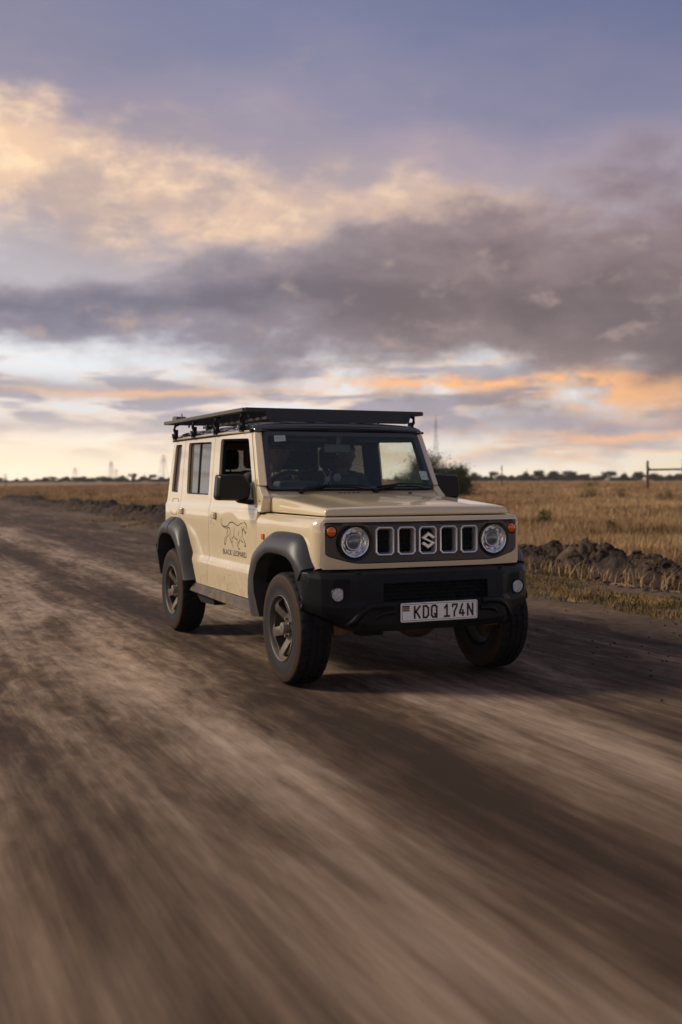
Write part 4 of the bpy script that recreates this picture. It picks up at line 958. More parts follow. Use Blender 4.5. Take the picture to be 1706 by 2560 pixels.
def person(x,y,label,shirt,skin,hair,hands,turn=0,headoff=(0,0),long=False):
    p=thing('person',(x,y+.1,.94),label,'person')
    H=Vector((x,y+.08,.97)); sh=1.27
    V=[(x,y+.10,.98),(x,y+.13,1.10),(x,y+.12,1.22),(x+headoff[0]*.4,y+.09,1.30),(x+headoff[0]*.7,y+.07,1.345)]
    Ed=[(0,1),(1,2),(2,3),(3,4)]; Rr=[(.155,.11),(.15,.105),(.165,.10),(.065,.06),(.050,.050)]
    def addv(v,r,fr): V.append(tuple(v)); Rr.append(r); Ed.append((fr,len(V)-1)); return len(V)-1
    for s,hp in zip((-1,1),hands):
        a=addv((x+s*.17,y+.11,sh-.01),.060,2)
        el=Vector((x+s*.235,(y+.1+hp[1])/2+.06,(sh+hp[2])/2-.11)); b=addv(el,.043,a); w=addv(Vector(hp)*.86+el*.14,.029,b)
    for s in (-1,1):
        a=addv((x+s*.10,y-.02,.97),.088,0); k=addv((x+s*.13,y-.36,1.00),.062,a); f=addv((x+s*.13,y-.42,.70),.046,k); addv((x+s*.13,y-.50,.60),.036,f)
    skinned('body',V,Ed,Rr,shirt,p)
    hc=Vector((x+headoff[0],y+.045+headoff[1],1.455)); hd=head(hc,turn,skin,hair,p,long)
    bm=bmesh.new(); tube(bm,[(x+headoff[0]*.5,y+.085,1.29),(hc.x,hc.y+.02,1.40)],[.055,.050],12); fin('neck',bm,skin,hd,sharp=180)
    for s,hp in zip((-1,1),hands):
        hp=Vector(hp); V=[tuple(hp+Vector((0,.055,-.012))),tuple(hp+Vector((0,.015,.006)))]; Ed=[(0,1)]; Rr=[.026,(.034,.020)]
        for i,dx in enumerate((-.033,-.011,.011,.033)):
            L=(.85,1,.96,.78)[i]; k0=len(V)
            V+= [tuple(hp+Vector((dx*.8,-.012,.014))),tuple(hp+Vector((dx,-.044*L,.008))),tuple(hp+Vector((dx,-.058*L,-.014))),tuple(hp+Vector((dx,-.046*L,-.032)))]
            Ed+= [(1,k0),(k0,k0+1),(k0+1,k0+2),(k0+2,k0+3)]; Rr+=[.010,.0095,.009,.008]
        k0=len(V); V+=[tuple(hp+Vector((-s*.034,.012,-.004))),tuple(hp+Vector((-s*.046,-.014,-.020))),tuple(hp+Vector((-s*.034,-.036,-.030)))]
        Ed+=[(1,k0),(k0,k0+1),(k0+1,k0+2)]; Rr+=[.012,.0105,.009]
        skinned('hand',V,Ed,Rr,skin,p,root=0)
    return p
person(-.33,1.38,'driver in a dark shirt with one hand high on the steering wheel',CL1,PALE,BR,[(-.41,1.12,1.29),(-.27,1.14,1.27)],turn=-.15,headoff=(.035,-.06))
person(.33,1.52,'passenger with short dark hair in a dark top, seated left of the driver',CL2,SKIN,HAIR,[(.27,1.30,1.07),(.42,1.30,1.06)],turn=.75,headoff=(-.02,-.02))
# ================================================================== GROUND
def vnoise(x,y,seed):
    xi=np.floor(x).astype(np.int64); yi=np.floor(y).astype(np.int64); fx=x-xi; fy=y-yi; fx=fx*fx*(3-2*fx); fy=fy*fy*(3-2*fy)
    def hsh(a,b): 
        n=(a*374761393+b*668265263+seed*974711)&0x7fffffff; n=((n^(n>>13))*1274126177)&0x7fffffff; return ((n^(n>>16))&0xffff)/65535.0
    return (hsh(xi,yi)*(1-fx)+hsh(xi+1,yi)*fx)*(1-fy)+(hsh(xi,yi+1)*(1-fx)+hsh(xi+1,yi+1)*fx)*fy
def fbm(x,y,seed,o=4):
    t=0;a=1;s=0
    for k in range(o): t=t+a*vnoise(x*2**k,y*2**k,seed+k*17); s+=a; a*=.5
    return t/s
def grid(name,xs,ys,zf,mat,kind='structure',parent=None):
    X_,Y_=np.meshgrid(xs,ys); Z_=zf(X_,Y_); nx,ny=len(xs),len(ys)
    me=bpy.data.meshes.new(name); co=np.stack([X_,Y_,Z_],-1).reshape(-1,3).astype(np.float32)
    i=np.arange(nx*ny).reshape(ny,nx); q_=np.stack([i[:-1,:-1],i[:-1,1:],i[1:,1:],i[1:,:-1]],-1).reshape(-1,4)
    me.vertices.add(len(co)); me.vertices.foreach_set('co',co.ravel()); me.loops.add(q_.size); me.loops.foreach_set('vertex_index',q_.ravel().astype(np.int32))
    me.polygons.add(len(q_)); me.polygons.foreach_set('loop_start',np.arange(0,q_.size,4,dtype=np.int32)); me.polygons.foreach_set('use_smooth',np.ones(len(q_),bool))
    me.update(); me.validate(); me.materials.append(mat)
    o=bpy.data.objects.new(name,me); COL.objects.link(o)
    if kind: o['kind']=kind
    return o
def field_z(x,y):
    t=np.clip((x-6)/50,0,1); t=t*t*(3-2*t); e=np.clip((x-3.0)/.8,0,1)
    return .55*t+.05*e+(fbm(x*.35,y*.35,5)-.5)*.16*np.clip((x-4)/4,0,1)
# ---- soil materials
def soil(name):
    m=bpy.data.materials.new(name); m.use_nodes=True; nt=m.node_tree; b=nt.nodes['Principled BSDF']; h=G(nt)
    b.inputs['Roughness'].default_value=.95; b.inputs['Specular IOR Level'].default_value=.25
    return m,nt,b,h,h.n('ShaderNodeNewGeometry').outputs['Position']
m_road,nt,b,h,P=soil('packed_dirt_road'); x,y,z=h.xyz(P)
wob=h.mul(h.sub(h.noise(h.scale(P,(.25,.10,0)),1,2,.5),.5),1.0)
xx=h.add(x,wob)
st1=h.noise(h.scale(P,(4.2,.20,1)),1.0,5,.56,.15)        # long streaks drawn out along the road
st2=h.noise(h.scale(P,(14,.55,1)),1.0,4,.55,.1)
st3=h.noise(h.scale(P,(1.6,.36,1)),1.0,5,.6,.6)
def band(c,w): return h.m('EXPONENT',h.mul(h.m('POWER',h.m('DIVIDE',h.sub(xx,c),w),2.0),-1.0))
light=h.add(band(-1.65,.45),h.add(h.mul(band(-.08,.34),.95),h.mul(band(-3.6,.6),.5)))
dark=h.add(band(-.82,.36),h.add(h.mul(h.ss(xx,.25,1.0),.70),h.mul(band(-2.7,.4),.35)))
t=h.add(h.add(.35,h.mul(light,.27)),h.mul(dark,-.23))
mott=h.mul(h.mul(h.sub(h.noise(h.scale(P,(11,3.2,1)),1,5,.65,.4),.5),h.ss(y,-4.5,1.0)),1.1)
fine=h.mul(h.sub(h.noise(h.scale(P,(70,2.6,1)),1,3,.6),.5),.24)
for a_ in (h.mul(h.sub(st1,.5),.72),h.mul(h.sub(st2,.5),.48),mott,fine,h.mul(h.sub(st3,.5),1.25)): t=h.add(t,a_)
col=h.ramp(t,((0.0,(.034,.019,.011)),(.25,(.074,.045,.028)),(.45,(.148,.098,.064)),(.65,(.25,.176,.122)),(.85,(.35,.255,.185)),(1.0,(.42,.315,.235))))
nt.links.new(col,b.inputs['Base Color'])
bn=h.n('ShaderNodeBump'); bn.inputs['Strength'].default_value=.12; bn.inputs['Distance'].default_value=.02
h.put(bn.inputs['Height'],h.add(h.mul(st2,.7),h.noise(h.scale(P,(60,5,30)),1,4,.6))); nt.links.new(bn.outputs[0],b.inputs['Normal'])
m_fld,nt,b,h,P=soil('dry_field_soil')
nz=h.noise(P,.25,5,.6); nf=h.noise(P,3.0,5,.6)
col=h.ramp(h.add(h.mul(nz,.6),h.mul(nf,.4)),((.3,(.14,.080,.038)),(.5,(.26,.158,.078)),(.7,(.36,.24,.13))))
nt.links.new(col,b.inputs['Base Color'])
m_ver,nt,b,h,P=soil('verge_soil')
nz=h.noise(h.scale(P,(1.2,.5,1)),1.0,5,.6); nf=h.noise(P,9.0,5,.6)
col=h.ramp(h.add(h.mul(nz,.5),h.mul(nf,.5)),((.32,(.050,.033,.021)),(.5,(.095,.062,.038)),(.7,(.17,.115,.070))))
nt.links.new(col,b.inputs['Base Color'])
m_clod,nt,b,h,P=soil('dark_excavated_earth')
nz=h.noise(P,2.6,7,.72,.3); col=h.ramp(nz,((.3,(.016,.010,.008)),(.46,(.038,.025,.018)),(.58,(.080,.053,.036)),(.72,(.15,.10,.067))))
nt.links.new(col,b.inputs['Base Color']); bn=h.n('ShaderNodeBump'); bn.inputs['Strength'].default_value=.9; bn.inputs['Distance'].default_value=.05; h.put(bn.inputs['Height'],h.noise(P,14,5,.7)); nt.links.new(bn.outputs[0],b.inputs['Normal'])
# ---- sheets: far ground, near field, road
def far_z(x,y): return field_z(x,y)-.06-.10*((x<3.0)&(x>-14)&(y>-20)&(y<170))
gx=np.concatenate([-np.geomspace(1500,15,24),np.linspace(-14,2.8,8),np.linspace(3.2,60,60),np.geomspace(64,2100,28)])
gy=np.concatenate([-np.geomspace(1500,25,16),np.linspace(-20,165,140),np.geomspace(172,2300,36)])
grid('ground',gx,gy,far_z,m_fld)
nearx=np.linspace(3.02,30,180); neary=np.concatenate([np.linspace(-12,30,200),np.geomspace(30.5,170,110)])
grid('field',nearx,neary,lambda x,y: field_z(x,y)+.005-.03*np.clip(1-(x-3.0)/.4,0,1),m_fld)
grid('grass_verge',np.linspace(2.2,4.9,60),neary,lambda x,y: field_z(x,y)+.012+.045*(fbm(x*2.2,y*1.1,8)-.45)-.05*np.clip((x-4.6)/.3,0,1)-.05*np.clip((2.95-x)/.6,0,1),m_ver)
def road_z(x,y):
    u=x+.5*(fbm(x*.25,y*.1,3,2)-.5)
    rut=-.020*np.exp(-((u+.75)/.22)**2)-.020*np.exp(-((u-.72)/.22)**2)+.015*np.exp(-((u+1.75)/.3)**2)
    env=np.clip((np.abs(x)-.95)/.4,0,1)
    st=(fbm(x*5,y*.5,21,3)-.5)*.030*(.35+.65*env)+(fbm(x*1.2,y*.4,23,3)-.5)*.07*env
    edge=-.06*np.clip((x-2.9)/.3,0,1)
    return rut*.5+st-.008+edge+.012
xs=np.concatenate([np.linspace(-14,-4.2,40),np.linspace(-4.15,3.15,330)]); ys=np.concatenate([np.linspace(-9,4,520),np.linspace(4.05,16,240),np.geomspace(16.1,170,170)])
grid('dirt_road',xs,ys,road_z,m_road)
# ================================================================== GRASS, HEAPS, TREES
def rawmesh(name,co,tri,mat,mi=None):
    me=bpy.data.meshes.new(name); me.vertices.add(len(co)); me.vertices.foreach_set('co',np.asarray(co,np.float32).ravel())
    tri=np.asarray(tri,np.int32); me.loops.add(tri.size); me.loops.foreach_set('vertex_index',tri.ravel()); me.polygons.add(len(tri))
    me.polygons.foreach_set('loop_start',np.arange(0,tri.size,3,dtype=np.int32))
    if mi is not None: me.polygons.foreach_set('material_index',np.asarray(mi,np.int32))
    me.update(); me.validate()
    for m in (mat if isinstance(mat,(list,tuple)) else [mat]): me.materials.append(m)
    return me
def leafmat(name,c0,c1,scale=.6,trans=.25):
    m=bpy.data.materials.new(name); m.use_nodes=True; nt=m.node_tree; b=nt.nodes['Principled BSDF']; h=G(nt)
    P=h.n('ShaderNodeNewGeometry').outputs['Position']; n1=h.noise(P,scale,6,.62); n2=h.noise(P,scale*5,2,.5)
    nt.links.new(h.mix(h.ss(h.add(h.mul(n1,.65),h.mul(n2,.35)),.36,.64),c0,c1),b.inputs['Base Color'])
    b.inputs['Roughness'].default_value=.85; b.inputs['Specular IOR Level'].default_value=.15
    return m
GR1=leafmat('dry_grass_blades',(.21,.125,.055),(.50,.335,.175),.22)
GR2=leafmat('verge_grass_blades',(.075,.058,.018),(.25,.155,.058),.5)
def blades(name,x,y,h,mat,w=.006,per=4,spread=.05,lean=.5):
    n=len(x); z=field_z(x,y)
    X_=np.repeat(x,per)+RNG.normal(0,1,n*per)*np.repeat(spread,per); Y_=np.repeat(y,per)+RNG.normal(0,1,n*per)*np.repeat(spread,per); Z_=np.repeat(z,per)-.02
    H_=np.repeat(h,per)*RNG.uniform(.55,1.15,n*per); W_=np.repeat(w,per); a=RNG.uniform(0,2*PI,n*per); lx=RNG.normal(.08,lean*.35,n*per)*H_; ly=RNG.normal(0,lean*.35,n*per)*H_
    dx=np.cos(a)*W_; dy=np.sin(a)*W_; N=n*per
    co=np.empty((N,5,3)); 
    co[:,0]=np.stack([X_-dx,Y_-dy,Z_],-1); co[:,1]=np.stack([X_+dx,Y_+dy,Z_],-1)
    co[:,2]=np.stack([X_-dx*.7+lx*.35,Y_-dy*.7+ly*.35,Z_+H_*.6],-1); co[:,3]=np.stack([X_+dx*.7+lx*.35,Y_+dy*.7+ly*.35,Z_+H_*.6],-1)
    co[:,4]=np.stack([X_+lx,Y_+ly,Z_+H_],-1)
    b=np.arange(N)*5; tri=np.stack([np.stack([b,b+1,b+3],-1),np.stack([b,b+3,b+2],-1),np.stack([b+2,b+3,b+4],-1)],1).reshape(-1,3)
    o=bpy.data.objects.new(name,rawmesh(name,co.reshape(-1,3),tri,mat)); COL.objects.link(o); o['kind']='stuff'; return o
def scatter(n,x0,x1,dmin,dmax):
    """points in the camera's wedge of the field, denser near; returns x,y,distance"""
    cx,cyy=-3.12,-6.19; A_=RNG.uniform(R_(2),R_(47),n); u=RNG.uniform(0,1,n); d=dmin*(dmax/dmin)**u
    x=cx+d*np.sin(A_); y=cyy+d*np.cos(A_); k=(x>x0)&(x<x1); return x[k],y[k],d[k]
x,y,d=scatter(95000,5.3,400,9.5,190); c=fbm(x*.3,y*.3,31); k=c>.30; x,y,d,c=x[k],y[k],d[k],c[k]
blades('dry_grass',x,y,(.12+.26*c)*np.where(x<6.5,.6,1),GR1,w=.0020+d*.00022,per=5,spread=.03+d*.0022)
x,y,d=scatter(90000,3.0,5.2,9,110); c=fbm(x*1.1,y*.5,41); k=(c+.22*np.clip(1-np.abs(x-4.1)/.8,-1,1)+.10*vnoise(x*5,y*3,77)+.25*(vnoise(x*.9,y*.45,78)-.5)>.62); x,y,d,c=x[k],y[k],d[k],c[k]
blades('verge_grass',x,y,.025+.085*c,GR2,w=.003+d*.00035,per=3,spread=.03+d*.001,lean=.9)
# ---- excavated earth heaps along the verge
def heap(x,y,rx,ry,hh,seed,label,group='heaps of dug earth along the far side of the road'):
    rs=np.random.default_rng(seed); n=72; t=thing('earth_heap',(x,y,float(field_z(np.array([x]),np.array([y]))[0])),label,'earth heap',group)
    u=np.linspace(-1,1,n); U,V=np.meshgrid(u,u); r=np.sqrt(U*U+V*V)
    base=np.clip(1-r**2.2,0,1)**.75
    nz=fbm(U*2.2+seed,V*2.2*ry/rx+seed*3,seed,5); nz2=fbm(U*7+seed,V*7*ry/rx,seed+5,3)
    nz3=fbm(U*17+seed,V*17*ry/rx,seed+9,3); Z=hh*base*(.15+1.25*nz)+hh*(.42*(nz2-.5)+.30*(nz3-.5))*base-.05*(1-base)
    co=np.stack([U*rx+ (nz2-.5)*.15*rx*base,V*ry+(nz-.5)*.2*ry*base,Z],-1).reshape(-1,3); i=np.arange(n*n).reshape(n,n)
    a,b,c_,d_=i[:-1,:-1].ravel(),i[:-1,1:].ravel(),i[1:,1:].ravel(),i[1:,:-1].ravel()
    tri=np.concatenate([np.stack([a,b,c_],-1),np.stack([a,c_,d_],-1)]); keep=(r.ravel()[tri].min(1)<1.0); tri=tri[keep]
    o=bpy.data.objects.new('soil',rawmesh('soil',co,tri,m_clod)); COL.objects.link(o); o.parent=t
    bm=bmesh.new()
    for k in range(110):
        a=rs.uniform(0,2*PI); q=rs.uniform(0,.95)**.6; px,py=q*math.cos(a),q*math.sin(a); ii=int((py+1)/2*(n-1)); jj=int((px+1)/2*(n-1)); sz=rs.uniform(.4,1)**2.5*.062
        r_=bmesh.ops.create_icosphere(bm,subdivisions=1,radius=sz)
        for v in r_['verts']: v.co*=rs.uniform(.55,1.35)
        bmesh.ops.transform(bm,matrix=Matrix.Translation((px*rx,py*ry,float(Z[ii,jj])+sz*.05))@Matrix.Rotation(rs.uniform(0,3),4,'Z')@Matrix.Diagonal((1.2,1,.75,1)),verts=r_['verts'])
    c2=fin('clods',bm,m_clod,None,sharp=20); c2.parent=t; c2['kind']='stuff'
    return t
hl=[(5.3,62,1.0,4.0,.42),(5.2,55.5,1.1,3.4,.50),(5.2,48,1.0,3.6,.42),(5.25,41,1.0,3.2,.52),(5.2,35.3,1.0,2.6,.60),(5.2,30.8,.95,2.2,.55),(5.2,27.2,.9,1.7,.60),(5.2,24.2,.95,1.6,.62),(5.2,20.6,.9,1.9,.55),(5.3,16.8,.9,1.9,.5),(5.3,13.2,.9,1.8,.5),(5.3,9.8,.9,1.7,.5)]
LB=['farthest heap of dark dug earth, at the left edge of the picture','low dark earth heap, second from the left edge','long dark earth heap, third from the left edge','broken dark earth heap, fourth from the left edge','humped dark earth heap midway between left edge and the car','jagged dark earth heap left of the car, below the dry grass','steep dark earth heap just left of the car','dark earth heap touching the car\'s rear edge in the view']
for i,(a,b,c_,d_,e) in enumerate(hl[:8]):
    heap(a,b,c_,d_,e*.72,60+i,LB[i])
hr=[(5.35,6.35,.75,.80,.60,'steep dark earth heap right beside the headlight on the right'),(5.45,5.15,.70,.62,.68,'tallest dark earth heap with a pointed clod, right of the car'),(5.45,4.25,.75,.70,.52,'rounded dark earth heap, third right of the car'),(5.4,3.25,.75,.75,.46,'low dark earth heap, fourth right of the car'),(5.35,2.25,.8,.8,.42,'low dark earth heap at the right edge of the picture'),(5.35,1.1,.8,.9,.42,'low dark earth heap just past the right edge')]
for i,(a,b,c_,d_,e,l) in enumerate(hr): heap(a,b,c_,d_,e*.58,90+i,l)
x,y,d=scatter(26000,4.6,6.3,9,75); c=fbm(x*1.3,y*.8,51); k=c>.5; x,y,d,c=x[k],y[k],d[k],c[k]
blades('weeds_on_heaps',x,y,.10+.22*c,GR1,w=.0022+d*.00025,per=3,spread=.03+d*.001,lean=.9)
bm=bmesh.new()
for k in range(900):
    yy=-1+34*random.random()**1.6; xx=random.gauss(4.55,.22); sz=random.uniform(.012,.045)
    bmesh.ops.create_icosphere(bm,subdivisions=1,radius=sz,matrix=Matrix.Translation((xx,yy,float(field_z(np.array([xx]),np.array([yy]))[0])+.01))@Matrix.Rotation(random.uniform(0,3),4,'Z')@Matrix.Diagonal((1.3,1,.6,1)))
o=fin('crumbled_earth',bm,m_clod,None,sharp=20); o['kind']='stuff'
# ---- stones lying on the verge and road edge
bm=bmesh.new()
for k in range(1500):
    yy=-2+70*random.random()**2.0; xx=random.choice([random.gauss(3.3,.35),random.gauss(4.75,.25),random.gauss(1.9,.6)]); sz=random.uniform(.005,.016)*(1.5 if xx>4.3 else .7)
    if xx<.9: continue
    r_=bmesh.ops.create_icosphere(bm,subdivisions=1,radius=sz,matrix=Matrix.Translation((xx,yy,float(field_z(np.array([xx]),np.array([yy]))[0])+.012))@Matrix.Rotation(random.uniform(0,3),4,'Z')@Matrix.Diagonal((1.4,1,.7,1)))
o=fin('pebbles',bm,m_clod,None,sharp=20); o['kind']='stuff'
# ---- trees and bushes
BARK=pmat('dark_bark',(.05,.035,.025),.95)
LF1=leafmat('dark_acacia_leaves',(.012,.012,.008),(.030,.028,.015),.5)
LF2=leafmat('bush_leaves',(.035,.044,.013),(.11,.12,.042),1.2)
LF3=leafmat('green_shrub_leaves',(.030,.042,.009),(.075,.090,.022),3)
def leafcloud(pts,size,rs):
    """small leaf quads (as two triangles) round the given points"""
    n=len(pts); a=rs.normal(0,1,(n,3)); a/=np.linalg.norm(a,axis=1)[:,None]; b=np.cross(a,rs.normal(0,1,(n,3))); b/=np.linalg.norm(b,axis=1)[:,None]
    s=rs.uniform(.5,1.2,n)[:,None]*size; co=np.stack([pts-a*s,pts+b*s*.5,pts+a*s,pts-b*s*.5],1).reshape(-1,3); i=np.arange(n)*4
    return co,np.concatenate([np.stack([i,i+1,i+2],-1),np.stack([i,i+2,i+3],-1)])
def limbs(bm,base,tips,r0,rs,wig=.15):
    for tp in tips:
        tp=Vector(tp); b=Vector(base); L=(tp-b).length; pts=[b]; 
        for k in range(1,5):
            f=k/4; p=b.lerp(tp,f); p=Vector((p.x,p.y,b.z+(tp.z-b.z)*f**.8)); p+=Vector(rs.normal(0,1,3))*wig*L*.12*(1 if k<4 else 0); pts.append(p)
        tube(bm,pts,[r0,r0*.8,r0*.6,r0*.4,r0*.2],5)
def tree_meshes(seed,H,Wd,flat,nl,leaf,clumps,lm,low=.35):
    rs=np.random.default_rng(seed); cl=[]
    for k in range(clumps):
        a=rs.uniform(0,2*PI); q=math.sqrt(rs.uniform(0,1)); zz=rs.uniform(low,1) if not flat else rs.uniform(.55,1)
        if not flat: q*=math.sin(PI*min(.98,max(.15,zz*.85)))**.6
        cl.append((q*math.cos(a)*Wd/2,q*math.sin(a)*Wd/2,H*zz*(1-(.12*q if flat else .25*q*q))))
    bm=bmesh.new(); tube(bm,[(0,0,-.2),(rs.normal(0,.04)*H,rs.normal(0,.03)*H,H*.2),(rs.normal(0,.05)*H,0,H*.42)],[H*.035,H*.028,H*.02],7)
    limbs(bm,(0,0,H*.22),cl[::2],H*.014,rs); limbs(bm,(0,0,H*.35),cl[1::2],H*.010,rs)
    bmesh.ops.recalc_face_normals(bm,faces=bm.faces[:]); mt=bpy.data.meshes.new('trunk'); bm.to_mesh(mt); bm.free(); mt.materials.append(BARK)
    pts=np.concatenate([np.array(c_)+rs.normal(0,1,(nl//clumps,3))*np.array([Wd*.12,Wd*.12,H*(.07 if flat else .12)])*rs.uniform(.6,1.3) for c_ in cl]); pts=pts[pts[:,2]>H*.06]
    co,tri=leafcloud(pts,leaf,rs); return mt,rawmesh('crown',co,tri,lm)
def plant(name,loc,ms,label,cat,group=None,sc=1,rot=0):
    t=thing(name,loc,label,cat,group); t.scale=(sc,sc,sc); t.rotation_euler=(0,0,rot)
    for nm,me in zip(('trunk','crown'),ms):
        o=bpy.data.objects.new(nm,me); COL.objects.link(o); o.parent=t
    return t
CPX,CPY,CPZ=-3.1226,-6.193,1.2574
def atpx(px,dist):
    """ground position seen in the photograph's column px (0..1706) at that distance"""
    a=math.atan((px-853)/2686.8)+.4157; return CPX+dist*math.sin(a),CPY+dist*math.cos(a)
def gz(x,y): return float(field_z(np.array([x]),np.array([y]))[0])
rs=np.random.default_rng(5)
vars_=[tree_meshes(100+i,H,Wd,fl,1700,.20,cl,LF1) for i,(H,Wd,fl,cl) in enumerate([(3.3,4.0,True,9),(2.7,3.6,False,9),(3.8,4.4,True,8),(2.3,4.4,False,11),(3.0,2.8,False,7),(4.2,3.6,True,7),(2.0,3.6,False,8)])]
px=-30.0; i=0
while px<1740:
    dist=rs.uniform(380,470); dens=.6 if px<420 else (.8 if px>1080 else 1.6)
    X_,Y_=atpx(px,dist); v=rs.choice(7,p=[.08,.2,.05,.27,.12,.04,.24])
    sc=rs.uniform(.62,1.0)*(1.05 if px>1080 else (.72 if px<200 else .85))
    sh=('flat-topped','rounded','wide flat-topped','low spreading','narrow bushy','tall flat-topped','lowest bushy')[v]; wh='far left of the car beyond the pylons' if px<260 else ('between the pylons left of the car' if px<420 else ('behind the car' if px<1080 else ('between the bush and the thin post' if px<1255 else ('right of the thin post' if px<1450 else ('left of the rail fence' if px<1619 else 'under the fence rail')))))
    plant('acacia_tree',(X_,Y_,gz(X_,Y_)-.2),vars_[v],sh+' dark acacia on the horizon '+wh,'tree','dark acacias along the horizon',sc,rs.uniform(0,6))
    px+=rs.uniform(5,14)*dens; i+=1
# lone taller trees the photograph sets apart
for px,sc,v,wh in ((1313,1.05,4,'first'),(1350,.95,5,'second'),(1385,1.1,1,'third'),(1425,.9,2,'fourth')):
    X_,Y_=atpx(px,360); plant('acacia_tree',(X_,Y_,gz(X_,Y_)-.1),vars_[v],'taller open acacia above the horizon row, '+wh+' of four right of the thin post','tree','taller acacias right of the car',sc,px)
# big bush beside the car's windscreen
for px,dd,H,Wd,nl,lab,sd in ((1078,60,2.2,3.0,22000,'large dense green bush behind the car, right of the windscreen',301),(1150,60,1.55,1.5,4500,'looser green bush with bare twigs at the right of the large bush',302),(1035,64,1.7,2.3,4000,'thin green bush seen through the windscreen',303)):
    X_,Y_=atpx(px,dd); plant('bush',(X_,Y_,gz(X_,Y_)-.1),tree_meshes(sd,H,Wd,False,nl,.060,34,LF2,.10),lab,'bush')
X_,Y_=atpx(1365,27); zz=gz(X_,Y_); plant('shrub',(X_,Y_,zz),tree_meshes(310,.40,.42,False,1500,.020,16,LF3,.15),'small round bright green shrub in the dry grass right of the car','shrub')
for j,(px,dd,H,Wd,l) in enumerate(((1195,31,.45,.42,'brown dry shrub right of the door mirror'),(1240,34,.38,.55,'low brown shrub below the thin fence post'),(1467,48,.85,.8,'small brown shrub in the middle of the field on the right'),(1490,55,.8,1.1,'wide low brown shrub left of the fence'),(1470,19,.16,.22,'tiny green tuft in the dry grass on the right'),(1560,50,.7,.7,'brown shrub left of the fence corner post'),(1662,46,.6,.6,'brown shrub under the fence rail'),(1385,14.5,.13,.15,'tiny brown tuft low in the field beside the headlight'),(1522,24,.3,.35,'olive shrub in the field near the right edge'),(225,75,.8,.9,'faint brown shrub in the field at the left'),(105,70,.6,.8,'brown shrub in the field by the left edge'))):
    X_,Y_=atpx(px,dd); plant('dry_shrub',(X_,Y_,gz(X_,Y_)-.02),tree_meshes(320+j,H,Wd,False,500,.03 if dd>18 else .012,9,GR2 if 'green' not in l else LF3,.15),l,'shrub')
# ---- fence posts and rail
WOOD=pmat('weathered_post_wood',(.075,.055,.040),.9,var=(.35,8))
def post(px,dist,top,r,label,cat='post',group=None,name='fence_post'):
    X_,Y_=atpx(px,dist); z0=gz(X_,Y_); z1=CPZ+(1199-top)*dist/2686.8
    t=thing(name,(X_,Y_,z0),label,cat,group); bm=bmesh.new(); tube(bm,[(0,0,-.2),(.01,0,(z1-z0)*.5),(0,0,z1-z0)],[r,r*.95,r*.85],8); o=fin('pole',bm,WOOD,None); o.parent=t
    return t,Vector((X_,Y_,z1)),z0
post(1255,95,1165,.055,'single thin wooden post standing in the field right of the bush')
t,pA,zA=post(1619,75,1155,.095,'wooden corner post with a horizontal rail running off to the right')
t2,pB,zB=post(1708,76,1150,.085,'second post of the rail fence at the right edge of the picture')
bm=bmesh.new(); z_=CPZ+(1199-1177)*75/2686.8; z2=CPZ+(1199-1176)*76/2686.8
tube(bm,[(pA.x,pA.y,z_),(pB.x,pB.y,z2),(pB.x+3,pB.y-.8,z2)],.065,8); o=fin('rail',bm,WOOD,None); tr=t; o.parent=tr; o.location=-tr.location
bm=bmesh.new(); tube(bm,[(pA.x,pA.y,z_+.16),(pA.x+.28,pA.y-.1,z_)],.04,6); o=fin('brace',bm,WOOD,None); o.parent=tr; o.location=-tr.location
for px,tp,dd in ((335,1189,160),(397,1189,160),(15,1192,170)): post(px,dd,tp,.06,{335:'short post on the horizon left of the car',397:'short post on the horizon next to the pylon by the car',15:'faint post on the horizon by the left edge'}[px])
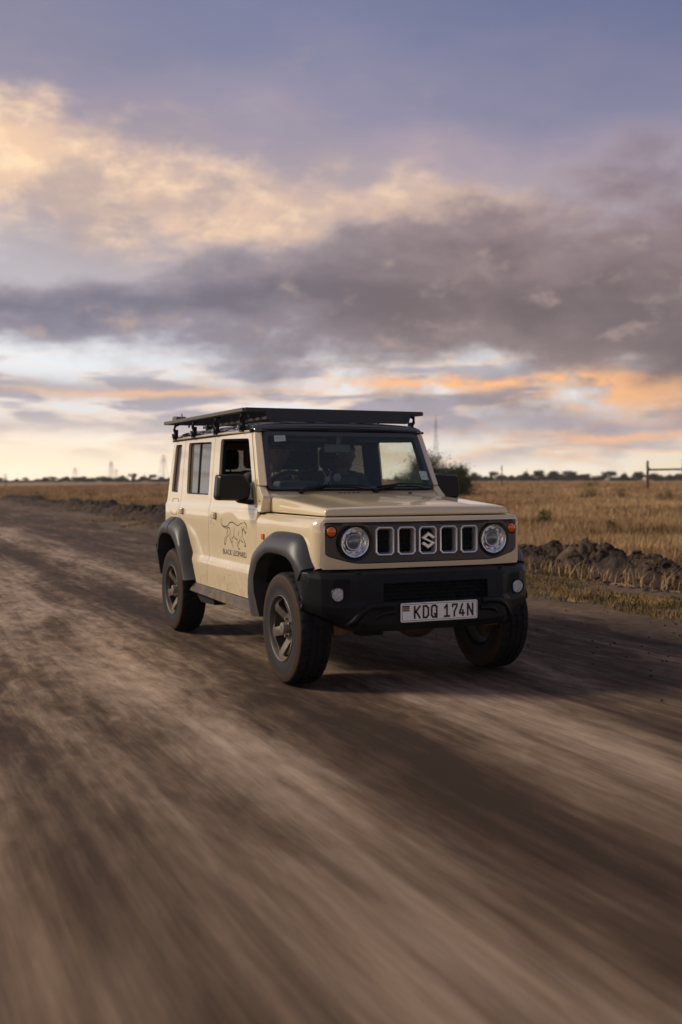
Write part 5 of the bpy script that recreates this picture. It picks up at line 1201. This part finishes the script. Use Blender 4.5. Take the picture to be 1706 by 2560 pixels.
# ---- pylons
STEEL=pmat('grey_steel_lattice',(.16,.155,.16),.6,metal=.3)
def pylon(px,dist,top,wbase,wtop,arms,label,panels=8,r=.09):
    X_,Y_=atpx(px,dist); z0=0; H=CPZ+(1199-top)*dist/2686.8
    t=thing('pylon',(X_,Y_,z0),label,'pylon','lattice pylons along the horizon'); t.rotation_euler=(0,0,.5)
    bm=bmesh.new(); W_=lambda z: wbase+(wtop-wbase)*min(1,z/(H*.9)); sg=((-1,-1),(1,-1),(1,1),(-1,1))
    for a,b in sg: tube(bm,[(a*wbase/2,b*wbase/2,0),(a*wtop/2,b*wtop/2,H*.9),(0,0,H)],r,4)
    fr=fin('leg_frame',bm,STEEL,None); fr.parent=t
    bm=bmesh.new(); zs_=[H*.9*(1-(1-k/panels)**1.25) for k in range(panels+1)]
    for z0_,z1_ in zip(zs_,zs_[1:]):
        for k in range(4):
            (a,b),(c_,d_)=sg[k],sg[(k+1)%4]; w0,w1=W_(z0_)/2,W_(z1_)/2
            tube(bm,[(a*w0,b*w0,z0_),(c_*w1,d_*w1,z1_)],r*.6,3,cap=False); tube(bm,[(c_*w0,d_*w0,z0_),(a*w1,b*w1,z1_)],r*.6,3,cap=False)
    o=fin('bracing',bm,STEEL,None); o.parent=t; o['kind']='stuff'
    for zf,L in arms:
        bm=bmesh.new(); tube(bm,[(-L/2,0,H*zf),(L/2,0,H*zf)],r*.9,4); tube(bm,[(-L/2,0,H*zf),(0,0,H*zf+L*.12),(L/2,0,H*zf)],r*.6,4)
        for s in (-1,1): tube(bm,[(s*L*.47,0,H*zf),(s*L*.47,0,H*zf-1.2)],r*.9,4)
        o=fin('cross_arm',bm,STEEL,None); o.parent=t
pylon(1090,900,1037,5.0,1.0,((.82,5.0),(.66,5.6),(.50,6.0)),'tallest slim pylon rising behind the bush beside the windscreen',14,.085)
pylon(410,900,1137,7.5,1.6,((.95,5),(.78,6)),'pylon just left of the car\'s rear corner',8,.11)
pylon(279,1000,1152,5,2.2,((.95,4.5),(.8,5)),'pylon left of the middle of the left horizon',7,.11)
pylon(292,1500,1171,6,2,((.9,8),),'faint small pylon directly right of the middle pylon',6,.11)
pylon(189,1300,1168,7,2,((.9,8),(.7,8)),'faint pylon towards the left edge above the trees',6,.10)
pylon(362,1500,1182,6,2,((.9,7),),'smallest faint pylon between the two larger ones',5,.10)
pylon(15,1400,1183,6,2,((.9,7),),'faint pylon at the left edge of the horizon',5,.10)
pylon(250,1700,1188,6,2,((.9,7),),'tiny far pylon above the trees on the left',5,.10)

# ================================================================== AIR
hz=bpy.data.materials.new('dusty_air'); hz.use_nodes=True; nt=hz.node_tree; nt.nodes.clear(); o_=nt.nodes.new('ShaderNodeOutputMaterial'); pv=nt.nodes.new('ShaderNodeVolumePrincipled')
pv.inputs['Color'].default_value=(1,.95,.88,1); pv.inputs['Density'].default_value=.00028; pv.inputs['Anisotropy'].default_value=.2; nt.links.new(pv.outputs[0],o_.inputs['Volume'])
bm=bmesh.new(); box(bm,(300,400,31),(3620,3820,70)); hzo=fin('haze',bm,hz,None); hzo['kind']='stuff'
